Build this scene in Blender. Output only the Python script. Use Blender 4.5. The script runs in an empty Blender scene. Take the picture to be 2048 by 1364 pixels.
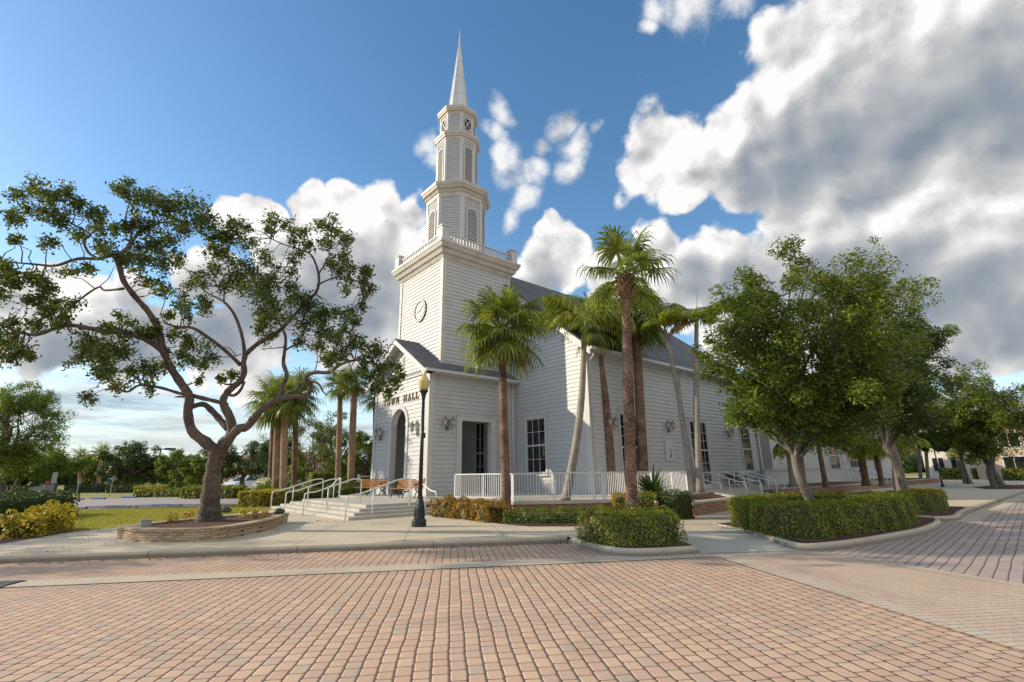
import bpy, bmesh, math, random
import numpy as np
from mathutils import Vector, Matrix
R_ = math.radians
SC = bpy.context.scene
COL = SC.collection
PI = math.pi

# ------------------------------------------------------------------ camera
F_PX, PITCH, ROLL, YAW, EYE = 962.757, 0.268739776, -0.0141717268, 0.8653702248, 1.5
_fw = np.array([math.cos(YAW)*math.cos(PITCH), math.sin(YAW)*math.cos(PITCH), math.sin(PITCH)])
_r = np.array([math.sin(YAW), -math.cos(YAW), 0.0])
_u = np.cross(_r, _fw)
_R = math.cos(ROLL)*_r + math.sin(ROLL)*_u
_U = -math.sin(ROLL)*_r + math.cos(ROLL)*_u
_O = np.array([0.0, 0.0, EYE])
cam = bpy.data.cameras.new('camera'); camo = bpy.data.objects.new('camera', cam); COL.objects.link(camo)
cam.sensor_width = 36.0; cam.lens = 36.0*F_PX/2048.0; cam.clip_start = 0.05; cam.clip_end = 6000
M4 = Matrix(((_R[0], _U[0], -_fw[0], 0), (_R[1], _U[1], -_fw[1], 0), (_R[2], _U[2], -_fw[2], EYE), (0, 0, 0, 1)))
camo.matrix_world = M4
SC.camera = camo

def ray(x, y): return _fw + _R*(x-1024)/F_PX - _U*(y-682)/F_PX     # photo measurements turned into places in the world
def G(x, y, z=0.0):
    d = ray(x, y); return _O + d*((z-EYE)/d[2])
def PX(x, y, X): d = ray(x, y); return _O + d*(X/d[0])
def PY(x, y, Y): d = ray(x, y); return _O + d*(Y/d[1])
def DP(x, y, t): return _O + ray(x, y)*t
def depth(P): return float((np.array(P, float)-_O) @ _fw)
def UP(base, x, y):
    hd = np.array([math.cos(YAW), math.sin(YAW)]); d = ray(x, y)
    return _O + d*((np.array(base)[:2] @ hd)/(d[:2] @ hd))

# ------------------------------------------------------------------ light
SUN_EL, SUN_AZ = R_(22.5), math.atan2(0.702, -0.712)
sdir = Vector((math.cos(SUN_AZ)*math.cos(SUN_EL), math.sin(SUN_AZ)*math.cos(SUN_EL), math.sin(SUN_EL)))
sl = bpy.data.lights.new('sun', 'SUN'); sl.energy = 3.15; sl.angle = R_(0.6); sl.color = (1.0, 0.86, 0.66)
slo = bpy.data.objects.new('sun', sl); COL.objects.link(slo); slo.location = (-30, 30, 30)
slo.rotation_euler = sdir.to_track_quat('Z', 'Y').to_euler()
vs = SC.view_settings; vs.view_transform = 'Standard'; vs.look = 'None'; vs.exposure = 0.60; vs.gamma = 1.0
try: vs.use_curve_mapping = False
except Exception: pass
SC.cycles.max_bounces = 6; SC.cycles.transparent_max_bounces = 6
try: SC.cycles.use_denoising = True
except Exception: pass

# ------------------------------------------------------------------ sky (world)
W = bpy.data.worlds.new('World'); SC.world = W; W.use_nodes = True
nt = W.node_tree; nt.nodes.clear()
class NG:
    """small helper for wiring shader nodes"""
    def __init__(s, nt): s.nt = nt
    def n(s, typ, **kw):
        nd = s.nt.nodes.new(typ)
        for k, v in kw.items():
            if k.startswith('_'):
                setattr(nd, k[1:], v)
        return nd
    def link(s, a, b): s.nt.links.new(a, b)
    def put(s, sock, v):
        if hasattr(v, 'is_output') or isinstance(v, bpy.types.NodeSocket): s.nt.links.new(v, sock)
        else: sock.default_value = v
    def math(s, op, a, b=0.0, c=None, clamp=False):
        nd = s.nt.nodes.new('ShaderNodeMath'); nd.operation = op; nd.use_clamp = clamp
        s.put(nd.inputs[0], a); s.put(nd.inputs[1], b)
        if c is not None: s.put(nd.inputs[2], c)
        return nd.outputs[0]
    def vm(s, op, a, b=None, scale=None):
        nd = s.nt.nodes.new('ShaderNodeVectorMath'); nd.operation = op
        s.put(nd.inputs[0], a)
        if b is not None: s.put(nd.inputs[1], b)
        if scale is not None: s.put(nd.inputs['Scale'], scale)
        return nd.outputs['Value'] if op in ('DISTANCE', 'LENGTH', 'DOT_PRODUCT') else nd.outputs['Vector']
    def rng(s, v, a, b, c=0.0, d=1.0, smooth=False):
        nd = s.nt.nodes.new('ShaderNodeMapRange'); nd.clamp = True
        if smooth: nd.interpolation_type = 'SMOOTHSTEP'
        s.put(nd.inputs['Value'], v); s.put(nd.inputs['From Min'], a); s.put(nd.inputs['From Max'], b)
        s.put(nd.inputs['To Min'], c); s.put(nd.inputs['To Max'], d)
        return nd.outputs['Result']
    def noise(s, vec, scale, detail=4.0, rough=0.5, col=False, dist=0.0):
        nd = s.nt.nodes.new('ShaderNodeTexNoise'); s.put(nd.inputs['Vector'], vec)
        nd.inputs['Scale'].default_value = scale; nd.inputs['Detail'].default_value = detail
        nd.inputs['Roughness'].default_value = rough; nd.inputs['Distortion'].default_value = dist
        return nd.outputs['Color'] if col else nd.outputs['Fac']
    def mix(s, f, a, b, mode='MIX'):
        nd = s.nt.nodes.new('ShaderNodeMixRGB'); nd.blend_type = mode
        s.put(nd.inputs[0], f); s.put(nd.inputs[1], a); s.put(nd.inputs[2], b)
        return nd.outputs[0]
    def ramp(s, f, stops, interp='LINEAR'):
        nd = s.nt.nodes.new('ShaderNodeValToRGB'); cr = nd.color_ramp; cr.interpolation = interp
        while len(cr.elements) < len(stops): cr.elements.new(0.5)
        for e, (p, c) in zip(cr.elements, stops): e.position = p; e.color = (*c, 1.0)
        s.put(nd.inputs[0], f); return nd.outputs[0]
    def xyz(s, v):
        nd = s.nt.nodes.new('ShaderNodeSeparateXYZ'); s.put(nd.inputs[0], v); return nd.outputs
    def cxyz(s, x, y, z):
        nd = s.nt.nodes.new('ShaderNodeCombineXYZ')
        for i, v in enumerate((x, y, z)): s.put(nd.inputs[i], v)
        return nd.outputs[0]
g = NG(nt)
sky = nt.nodes.new('ShaderNodeTexSky'); sky.sky_type = 'NISHITA'; sky.sun_disc = False
sky.sun_elevation = SUN_EL; sky.sun_rotation = PI/2 - SUN_AZ
sky.altitude = 0.0; sky.air_density = 1.0; sky.dust_density = 0.3; sky.ozone_density = 1.6
tc = nt.nodes.new('ShaderNodeTexCoord')
D = g.vm('NORMALIZE', tc.outputs['Generated'])
def blobs(Dw, L):
    """largest falloff over a list of round cloud cells given by direction and angular size"""
    out = None
    for (x, y, r) in L:
        d = ray(x, y); d = d/np.linalg.norm(d); d2 = ray(x+r, y); d2 = d2/np.linalg.norm(d2)
        rr = float(np.linalg.norm(d-d2))*1.25
        f = g.rng(g.vm('DISTANCE', Dw, tuple(d)), 0.0, rr, 1.0, 0.0)
        out = f if out is None else g.math('MAXIMUM', out, f)
    return out
warp = g.vm('SCALE', g.vm('SUBTRACT', g.noise(D, 5.0, 3.0, 0.55, col=True), (0.5, 0.5, 0.5)), scale=0.16)
Dw = g.vm('ADD', D, warp)
COVER = [(1700,300,210),(1860,260,240),(1600,330,130),(100,650,150),(300,730,110),(480,720,90),(1350,330,120),(1480,290,150),(1600,200,190),(1750,120,260),(1900,100,300),(2048,150,320),(1680,420,230),(1600,560,220),(1800,560,260),(2000,600,280),(1400,600,120),(1320,500,70),(1250,620,110),
 (1850,420,280),(2010,450,300),(1440,530,120),(1560,560,140),(1150,490,70),(1110,540,80),(1040,570,50),(1230,540,80),(1330,580,90),(1500,620,170),(1700,640,240),
 (1920,620,260),(2150,300,400),(2200,0,400),(500,450,60),(560,470,60),(650,430,65),(715,410,60),(770,400,56),(820,430,62),(700,500,120),(600,540,100),(800,520,120),(890,520,70),(750,620,130),(640,640,130),
 (450,545,70),(120,575,90),(30,590,80),(260,570,70),(380,545,50),(540,640,120),(430,660,110),(300,660,110),(150,660,90),(40,680,90),(900,620,120),
 (2400,600,400),(-200,640,160)]
SMALL = [(1390,10,75),(1325,0,55),(1460,10,60),(1300,45,28), (1000,225,40),(985,260,36),(1015,330,55),(1045,400,52),(1065,350,45),(995,300,40),(1025,440,36),(1125,250,36),(1165,290,46),(1150,345,40),(1195,265,26), (840,290,40),(865,325,42),(890,275,40),(905,330,42), (1030,360,60),(1090,330,40),(1100,290,30),(960,250,30)]
SHADE = [(1600,330,150),(1700,295,200),(1820,245,250),(1950,200,290),(2080,230,300),(1520,365,90),(1500,570,120),(1640,565,170),(1800,600,220),(1950,610,240),(2080,640,240),(1400,560,70),
 (760,570,120),(700,650,150),(600,650,140),(500,620,100),(830,590,100),(650,560,70),(420,670,120),(300,690,140),(120,700,120),(1080,575,55),(2500,500,300),(-200,680,200)]
cover = blobs(Dw, COVER); csmall = blobs(g.vm('ADD', D, g.vm('SCALE', warp, scale=0.7)), SMALL)
# unseen bright cloud added opposite the sun to fill the shaded sides
fill_bank = g.rng(g.vm('DOT_PRODUCT', D, (0.05, -0.86, 0.51)), 0.38, 0.86, smooth=True)
cover = g.math('MAXIMUM', cover, fill_bank)
shade0 = blobs(g.vm('ADD', D, g.vm('SCALE', warp, scale=0.4)), SHADE)
shade = g.math('MULTIPLY', shade0, g.math('SUBTRACT', 1.0, fill_bank))
def billow(v):
    """fine fractal noise with rounded cauliflower heads"""
    out = g.math('MULTIPLY', g.math('SUBTRACT', g.noise(v, 8.0, 10.0, 0.60), 0.5), 1.15)
    for sc, am in ((13.0, 0.34), (29.0, 0.17)):
        vo = nt.nodes.new('ShaderNodeTexVoronoi'); vo.feature = 'SMOOTH_F1'; vo.inputs['Scale'].default_value = sc; vo.inputs['Smoothness'].default_value = 0.6
        g.put(vo.inputs['Vector'], v); out = g.math('ADD', out, g.math('MULTIPLY', g.math('SUBTRACT', 0.42, vo.outputs['Distance']), am*1.6))
    return out
vw = g.vm('ADD', D, g.vm('SCALE', warp, scale=0.22))
fb = billow(vw)
offs = tuple(np.array(sdir)*0.022 + np.array([0, 0, 0.016]))
fb2 = billow(g.vm('ADD', vw, offs))
dens = g.math('ADD', g.math('SUBTRACT', g.math('MULTIPLY', cover, 1.55), 0.12), fb)
fine = g.math('SUBTRACT', g.noise(D, 26.0, 8.0, 0.65), 0.5)
asm = g.rng(g.math('ADD', g.math('MULTIPLY', csmall, 0.95), g.math('ADD', g.math('MULTIPLY', fb, 0.9), g.math('MULTIPLY', fine, 0.8))), 0.22, 0.86, 0.0, 0.92, smooth=True)
dens = g.math('ADD', dens, g.math('MULTIPLY', fine, 0.30))
alpha = g.math('MAXIMUM', g.rng(dens, 0.24, 0.47, smooth=True), asm)
thick = g.rng(dens, 0.35, 1.2)
lit = g.math('MULTIPLY', g.math('MULTIPLY', g.math('SUBTRACT', fb, fb2), 1.5), g.rng(shade, 0.15, 0.8, 1.0, 0.45))
grey = g.math('ADD', g.math('MULTIPLY', g.rng(shade, 0.05, 0.85, smooth=True), 0.66), g.math('MULTIPLY', thick, 0.17))
soft = g.math('MULTIPLY', g.math('SUBTRACT', g.noise(g.vm('MULTIPLY', D, (1.0, 1.0, 1.7)), 4.5, 6.0, 0.55), 0.5), 0.75)
grey = g.math('SUBTRACT', g.math('ADD', grey, g.math('MULTIPLY', soft, g.rng(shade, 0.0, 0.4))), lit, clamp=True)
ccol = g.ramp(grey, [(0.0, (0.75, 0.74, 0.73)), (0.14, (0.63, 0.625, 0.62)), (0.40, (0.44, 0.445, 0.45)), (0.72, (0.285, 0.31, 0.34)), (1.0, (0.19, 0.225, 0.275))])
ccol = g.mix(1.0, ccol, g.mix(fill_bank, (1, 1, 1, 1), (0.96, 1.0, 1.05, 1)), 'MULTIPLY')
# low streaks of cloud near the horizon
sx = g.xyz(D)
low = g.noise(g.vm('MULTIPLY', D, (3.0, 3.0, 22.0)), 1.6, 7.0, 0.62)
lowa = g.math('MULTIPLY', g.rng(low, 0.40, 0.66, smooth=True), g.rng(sx[2], 0.24, 0.12, 0.0, 0.9))
lowc = g.ramp(g.noise(g.vm('MULTIPLY', D, (4.0, 4.0, 36.0)), 1.3, 6.0, 0.6), [(0.35, (0.28, 0.37, 0.46)), (0.64, (0.66, 0.64, 0.60))])
hs = nt.nodes.new('ShaderNodeHueSaturation'); hs.inputs['Saturation'].default_value = 1.24; hs.inputs['Hue'].default_value = 0.498; hs.inputs['Value'].default_value = 1.05
g.link(sky.outputs[0], hs.inputs['Color'])
hz = g.rng(sx[2], 0.0, 0.22, 1.0, 0.0, smooth=True)          # pale blue rather than yellow air low down
skyc = g.mix(g.math('MULTIPLY', hz, 0.8), g.mix(1.0, hs.outputs[0], (1.16, 1.04, 0.97, 1), 'MULTIPLY'), (2.7, 3.5, 4.1, 1))
b_sky = nt.nodes.new('ShaderNodeBackground'); g.link(skyc, b_sky.inputs[0]); b_sky.inputs[1].default_value = 0.136
b_cl = nt.nodes.new('ShaderNodeBackground'); g.link(ccol, b_cl.inputs[0]); b_cl.inputs[1].default_value = 0.88
b_lo = nt.nodes.new('ShaderNodeBackground'); g.link(lowc, b_lo.inputs[0]); b_lo.inputs[1].default_value = 0.82
m1 = nt.nodes.new('ShaderNodeMixShader'); g.link(lowa, m1.inputs[0]); g.link(b_sky.outputs[0], m1.inputs[1]); g.link(b_lo.outputs[0], m1.inputs[2])
m2 = nt.nodes.new('ShaderNodeMixShader'); g.link(alpha, m2.inputs[0]); g.link(m1.outputs[0], m2.inputs[1]); g.link(b_cl.outputs[0], m2.inputs[2])
wo = nt.nodes.new('ShaderNodeOutputWorld'); g.link(m2.outputs[0], wo.inputs[0])
try: W.cycles.sampling_method = 'MANUAL'; W.cycles.sample_map_resolution = 512
except Exception: pass
# ------------------------------------------------------------------ mesh helpers
class MB:
    def __init__(s): s.v = []; s.f = []; s.m = []; s.mi = 0
    def quad(s, *p):
        k = len(s.v); s.v += [tuple(map(float, q)) for q in p]; s.f.append(tuple(range(k, k+len(p)))); s.m.append(s.mi)
    def mesh(s, V, F):
        k = len(s.v); s.v += [tuple(map(float, q)) for q in V]
        for f in F: s.f.append(tuple(i+k for i in f)); s.m.append(s.mi)
    def box(s, x0, y0, z0, x1, y1, z1):
        x0, x1 = min(x0, x1), max(x0, x1); y0, y1 = min(y0, y1), max(y0, y1); z0, z1 = min(z0, z1), max(z0, z1)
        V = [(x0,y0,z0),(x1,y0,z0),(x1,y1,z0),(x0,y1,z0),(x0,y0,z1),(x1,y0,z1),(x1,y1,z1),(x0,y1,z1)]
        s.mesh(V, [(0,3,2,1),(4,5,6,7),(0,1,5,4),(1,2,6,5),(2,3,7,6),(3,0,4,7)])
    def beam(s, a, b, w, h, up=(0, 0, 1)):
        """square bar from a to b, w wide and h high"""
        a = np.array(a, float); b = np.array(b, float); d = b-a; d /= np.linalg.norm(d)
        u = np.array(up, float); x = np.cross(d, u)
        if np.linalg.norm(x) < 1e-4: x = np.cross(d, (1, 0, 0))
        x /= np.linalg.norm(x); y = np.cross(x, d)
        V = [c + x*i*w/2 + y*j*h/2 for c in (a, b) for i, j in ((-1,-1),(1,-1),(1,1),(-1,1))]
        s.mesh(V, [(0,1,2,3),(7,6,5,4),(0,4,5,1),(1,5,6,2),(2,6,7,3),(3,7,4,0)])
    def prism(s, poly, z0, z1, cap=True):
        n = len(poly); A = sum(poly[i][0]*poly[(i+1) % n][1]-poly[(i+1) % n][0]*poly[i][1] for i in range(n))
        if A < 0: poly = poly[::-1]
        V = [(p[0], p[1], z0) for p in poly]+[(p[0], p[1], z1) for p in poly]
        F = [(i, (i+1) % n, n+(i+1) % n, n+i) for i in range(n)]
        if cap: F += [tuple(range(n, 2*n)), tuple(range(n-1, -1, -1))]
        s.mesh(V, F)
    def loft(s, rings, cap=True, closed=True):
        n = len(rings[0]); V = [p for r in rings for p in r]; F = []
        for k in range(len(rings)-1):
            for i in range(n if closed else n-1):
                j = (i+1) % n; F.append((k*n+i, k*n+j, (k+1)*n+j, (k+1)*n+i))
        if cap: F += [tuple(range(n-1, -1, -1)), tuple((len(rings)-1)*n+i for i in range(n))]
        s.mesh(V, F)
    def tube(s, P, r, n=6, cap=True):
        P = [np.array(p, float) for p in P]; m = len(P)
        if not hasattr(r, '__len__'): r = [r]*m
        T = [P[min(i+1, m-1)]-P[max(i-1, 0)] for i in range(m)]
        T = [t/max(np.linalg.norm(t), 1e-9) for t in T]
        ref = np.array([0.0, 0, 1]) if abs(T[0][2]) < 0.9 else np.array([1.0, 0, 0])
        x = np.cross(T[0], ref); x /= np.linalg.norm(x); rings = []
        for i in range(m):
            x = x - T[i]*(x @ T[i]); x /= max(np.linalg.norm(x), 1e-9); y = np.cross(T[i], x)
            rings.append([P[i] + (x*math.cos(2*PI*k/n) + y*math.sin(2*PI*k/n))*r[i] for k in range(n)])
        s.loft(rings, cap)
    def lathe(s, prof, c=(0, 0, 0), n=12):
        rings = [[(c[0]+r*math.cos(2*PI*k/n), c[1]+r*math.sin(2*PI*k/n), c[2]+z) for k in range(n)] for r, z in prof]
        s.loft(rings)
    def build(s, name, mat, parent=None, o=(0, 0, 0), smooth=False, loc=None):
        me = bpy.data.meshes.new(name)
        V = np.array(s.v, float) - np.array(o, float)
        me.from_pydata(V.tolist(), [], s.f)
        for m in (mat if isinstance(mat, (list, tuple)) else [mat]): me.materials.append(m)
        me.polygons.foreach_set('material_index', s.m)
        if smooth: me.polygons.foreach_set('use_smooth', [True]*len(me.polygons))
        me.update()
        ob = bpy.data.objects.new(name, me); COL.objects.link(ob)
        if parent: ob.parent = parent
        if loc is not None: ob.location = loc
        return ob

def empty(name, loc, label, cat, group=None, rz=0.0):
    o = bpy.data.objects.new(name, None); COL.objects.link(o); o.location = loc; o.rotation_euler = (0, 0, rz)
    o.empty_display_size = 0.3
    tag(o, label, cat, group); return o
def tag(o, label, cat, group=None, kind=None):
    o['label'] = label; o['category'] = cat
    if group: o['group'] = group
    if kind: o['kind'] = kind
    return o
def struct(o, kind='structure'):
    o['kind'] = kind; return o
def copy_tree(o, parent=None):
    c = o.copy(); COL.objects.link(c)
    if parent: c.parent = parent
    for ch in list(o.children): copy_tree(ch, c)
    return c
def arr_mesh(name, V, nper, mat, parent=None, o=(0, 0, 0)):
    """faces of nper vertices each, straight from a numpy array"""
    V = np.asarray(V, np.float32).reshape(-1, 3) - np.array(o, np.float32)
    n = len(V); me = bpy.data.meshes.new(name)
    me.vertices.add(n); me.vertices.foreach_set('co', V.ravel())
    me.loops.add(n); me.loops.foreach_set('vertex_index', np.arange(n, dtype=np.int32))
    me.polygons.add(n//nper)
    me.polygons.foreach_set('loop_start', np.arange(0, n, nper, dtype=np.int32))
    me.polygons.foreach_set('loop_total', np.full(n//nper, nper, np.int32))
    for m in (mat if isinstance(mat, (list, tuple)) else [mat]): me.materials.append(m)
    me.update(calc_edges=True); me.validate()
    ob = bpy.data.objects.new(name, me); COL.objects.link(ob)
    if parent: ob.parent = parent
    return ob
def sheet(name, poly, z, mat):
    bm = bmesh.new(); vs_ = [bm.verts.new((p[0], p[1], z if len(p) < 3 else p[2])) for p in poly]
    f = bm.faces.new(vs_); f.normal_update()
    if f.normal.z < 0: f.normal_flip()
    bmesh.ops.triangulate(bm, faces=[f])
    me = bpy.data.meshes.new(name); bm.to_mesh(me); bm.free(); me.materials.append(mat)
    ob = bpy.data.objects.new(name, me); COL.objects.link(ob); return struct(ob)
def smooth_path(P, k=4):
    """Catmull-Rom through the points"""
    P = [np.array(p, float) for p in P]; out = []
    for i in range(len(P)-1):
        p0, p1, p2, p3 = P[max(i-1, 0)], P[i], P[i+1], P[min(i+2, len(P)-1)]
        for j in range(k):
            t = j/k
            out.append(0.5*((2*p1)+(-p0+p2)*t+(2*p0-5*p1+4*p2-p3)*t*t+(-p0+3*p1-3*p2+p3)*t**3))
    out.append(P[-1]); return out
def kerb(path, w, z0, z1, mat, name='kerb', inset=0.05):
    """kerb strip along a path, its street face on the path and its back to the left"""
    P = [np.array(p[:2], float) for p in path]; mb = MB(); n = len(P); prof = [(0, z0), (0.015, z1-inset), (inset, z1), (w, z1), (w, z0)]
    rings = []
    for i in range(n):
        a = P[i]-P[i-1] if i else P[1]-P[0]; b = P[i+1]-P[i] if i < n-1 else a
        a = a/np.linalg.norm(a); b = b/np.linalg.norm(b); t = a+b; t /= np.linalg.norm(t)
        nr = np.array([-t[1], t[0]])/max(0.5, float(np.dot(np.array([-t[1], t[0]]), np.array([-a[1], a[0]]))))
        rings.append([(*(P[i]+nr*d), z) for d, z in prof])
    mb.loft(rings); return struct(mb.build(name, mat))

# ------------------------------------------------------------------ materials
def newmat(name):
    m = bpy.data.materials.new(name); m.use_nodes = True; t = m.node_tree; t.nodes.clear()
    out = t.nodes.new('ShaderNodeOutputMaterial'); bs = t.nodes.new('ShaderNodeBsdfPrincipled')
    t.links.new(bs.outputs[0], out.inputs[0]); return m, NG(t), bs
def pos(g): return g.nt.nodes.new('ShaderNodeNewGeometry').outputs['Position']
def bump(g, bs, h, strength=0.3, dist=0.01):
    b = g.nt.nodes.new('ShaderNodeBump'); b.inputs['Strength'].default_value = strength; b.inputs['Distance'].default_value = dist
    g.put(b.inputs['Height'], h); g.link(b.outputs[0], bs.inputs['Normal'])
def simple(name, c, rough=0.6, metal=0.0, var=0.12, scale=3.0, bmp=0.0, bscale=60.0, spec=None, second=None):
    m, g, bs = newmat(name); p = pos(g)
    f = g.noise(p, scale, 6.0, 0.6)
    c2 = second or tuple(max(0, x*(1-2*var)) for x in c)
    col = g.ramp(f, [(0.32, c2), (0.68, c)])
    g.put(bs.inputs['Base Color'], col); bs.inputs['Roughness'].default_value = rough; bs.inputs['Metallic'].default_value = metal
    if spec is not None: bs.inputs['Specular IOR Level'].default_value = spec
    if bmp: bump(g, bs, g.noise(p, bscale, 4.0, 0.6), bmp, 0.01)
    return m
M = {}
def mk_white(name, c, dirt):
    m, g, bs = newmat(name); p = pos(g)
    f = g.noise(p, 1.3, 6.0, 0.65); d = g.rng(f, 0.5, 0.75, 0.0, dirt)
    st = g.noise(g.vm('MULTIPLY', p, (2.2, 2.2, 0.35)), 2.0, 5.0, 0.6); d2 = g.math('ADD', d, g.rng(st, 0.55, 0.8, 0.0, dirt*0.8))
    g.put(bs.inputs['Base Color'], g.mix(d2, (*c, 1), (c[0]*0.62, c[1]*0.6, c[2]*0.54, 1)))
    bs.inputs['Roughness'].default_value = 0.5; bump(g, bs, g.noise(g.vm('MULTIPLY', p, (3, 3, 30)), 4.0, 3.0), 0.12, 0.01); return m
M['siding'] = mk_white('painted_siding', (0.485, 0.49, 0.485), 0.30)
M['trim'] = mk_white('painted_trim', (0.54, 0.54, 0.53), 0.28)
M['cornice'] = mk_white('weathered_trim', (0.55, 0.515, 0.455), 0.85)
M['inner'] = simple('vestibule_paint', (0.80, 0.79, 0.75), 0.6)
M['spire'] = simple('spire_metal', (0.62, 0.63, 0.62), 0.38, 0.25, 0.06, 1.2)
def mk_roof():
    m, g, bs = newmat('roof_shingles'); p = pos(g); x = g.xyz(p)
    a = g.math('FLOOR', g.math('MULTIPLY', x[2], 7.0)); u = g.math('ADD', g.math('ADD', x[0], x[1]), g.math('MULTIPLY', a, 0.37))
    wn = g.nt.nodes.new('ShaderNodeTexWhiteNoise'); wn.noise_dimensions = '2D'
    g.put(wn.inputs['Vector'], g.cxyz(g.math('FLOOR', g.math('MULTIPLY', u, 3.5)), a, 0.0))
    f = g.math('ADD', g.math('MULTIPLY', wn.outputs['Value'], 0.6), g.math('MULTIPLY', g.noise(p, 14.0, 3.0), 0.4))
    g.put(bs.inputs['Base Color'], g.ramp(f, [(0.1, (0.075, 0.075, 0.078)), (0.9, (0.165, 0.162, 0.16))])); bs.inputs['Roughness'].default_value = 0.9
    fr = g.math('FRACT', g.math('MULTIPLY', x[2], 7.0)); bump(g, bs, g.math('SUBTRACT', 1.0, fr), 0.5, 0.02); return m
M['roof'] = mk_roof()
def mk_glass():
    m, g, bs = newmat('window_glass'); bs.inputs['Base Color'].default_value = (0.012, 0.014, 0.016, 1); bs.inputs['Roughness'].default_value = 0.03
    p = pos(g); bump(g, bs, g.noise(p, 1.5, 2.0), 0.05, 0.02); return m
M['glass'] = mk_glass()
M['louver'] = simple('louver_paint', (0.72, 0.71, 0.67), 0.6)
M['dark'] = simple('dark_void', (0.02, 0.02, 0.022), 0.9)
M['bronze'] = simple('sign_bronze', (0.20, 0.125, 0.055), 0.42, 0.55, 0.2, 8.0)
M['black'] = simple('black_iron', (0.018, 0.019, 0.02), 0.42, 0.2, 0.1, 8.0)
M['lampgreen'] = simple('lamp_post_paint', (0.022, 0.032, 0.034), 0.4, 0.2, 0.15, 8.0)
M['greymetal'] = simple('lantern_metal', (0.28, 0.27, 0.25), 0.45, 0.6, 0.2, 10.0)
M['whitemetal'] = simple('white_rail_paint', (0.80, 0.80, 0.77), 0.38, 0.0, 0.06, 5.0)
M['clock'] = simple('clock_face', (0.52, 0.52, 0.51), 0.5, 0, 0.03)
def mk_globe():
    m, g, bs = newmat('amber_globe'); bs.inputs['Base Color'].default_value = (0.66, 0.56, 0.24, 1); bs.inputs['Roughness'].default_value = 0.25
    bs.inputs['Subsurface Weight'].default_value = 0.4; bs.inputs['Subsurface Radius'].default_value = (0.2, 0.15, 0.05); return m
M['globe'] = mk_globe()
M['frost'] = simple('lantern_glass', (0.62, 0.60, 0.52), 0.25, 0, 0.05)
def mk_conc(name, c, joint=0.0, stain=0.5, kerb_shade=False):
    m, g, bs = newmat(name); p = pos(g)
    a = g.noise(p, 0.55, 7.0, 0.65); b = g.noise(p, 45.0, 3.0, 0.7)
    col = g.ramp(a, [(0.28, tuple(x*(1-0.38*stain) for x in c)), (0.5, c), (0.75, tuple(min(1, x*1.10) for x in c))])
    col = g.mix(g.rng(b, 0.45, 0.8, 0.0, 0.35), col, (c[0]*0.6, c[1]*0.58, c[2]*0.55, 1))
    spots = g.rng(g.noise(p, 3.1, 2.0, 0.5), 0.70, 0.76, 0.0, 0.35); col = g.mix(spots, col, (c[0]*0.45, c[1]*0.43, c[2]*0.4, 1))
    if joint:
        s_ = g.vm('DOT_PRODUCT', p, (0.8526, -0.5225, 0)); t_ = g.vm('DOT_PRODUCT', p, (0.5225, 0.8526, 0))
        ds = g.math('ABSOLUTE', g.math('SUBTRACT', g.math('FRACT', g.math('DIVIDE', g.math('ADD', s_, 0.7), joint)), 0.5))
        dt = g.math('ABSOLUTE', g.math('SUBTRACT', g.math('FRACT', g.math('DIVIDE', g.math('ADD', t_, 1.32), joint)), 0.5))
        j = g.math('MAXIMUM', g.rng(ds, 0.4955, 0.4975), g.rng(dt, 0.4955, 0.4975))
        col = g.mix(g.math('MULTIPLY', j, 0.8), col, (0.07, 0.062, 0.05, 1))
    if kerb_shade:       # shade on the kerb face put into the colour, darker towards its foot
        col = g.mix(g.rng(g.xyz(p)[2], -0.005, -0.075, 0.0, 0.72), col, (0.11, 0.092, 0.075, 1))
        cj = g.math('ABSOLUTE', g.math('SUBTRACT', g.math('FRACT', g.math('DIVIDE', g.vm('DOT_PRODUCT', p, (0.8526, -0.5225, 0)), 3.0)), 0.5)); col = g.mix(g.rng(cj, 0.4965, 0.498, 0.0, 0.85), col, (0.05, 0.045, 0.04, 1))
    g.put(bs.inputs['Base Color'], col); bs.inputs['Roughness'].default_value = 0.85
    bump(g, bs, b, 0.25, 0.004); return m
M['walk'] = mk_conc('sidewalk_concrete', (0.60, 0.507, 0.36), 2.45, 0.75)
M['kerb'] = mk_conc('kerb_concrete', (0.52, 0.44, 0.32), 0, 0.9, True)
M['ribbon'] = mk_conc('gutter_concrete', (0.54, 0.45, 0.33), 0, 0.9)
M['step'] = mk_conc('step_concrete', (0.50, 0.47, 0.39), 0, 0.5)
M['asphalt'] = mk_conc('lot_pavement', (0.36, 0.31, 0.28), 0, 0.5)
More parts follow.
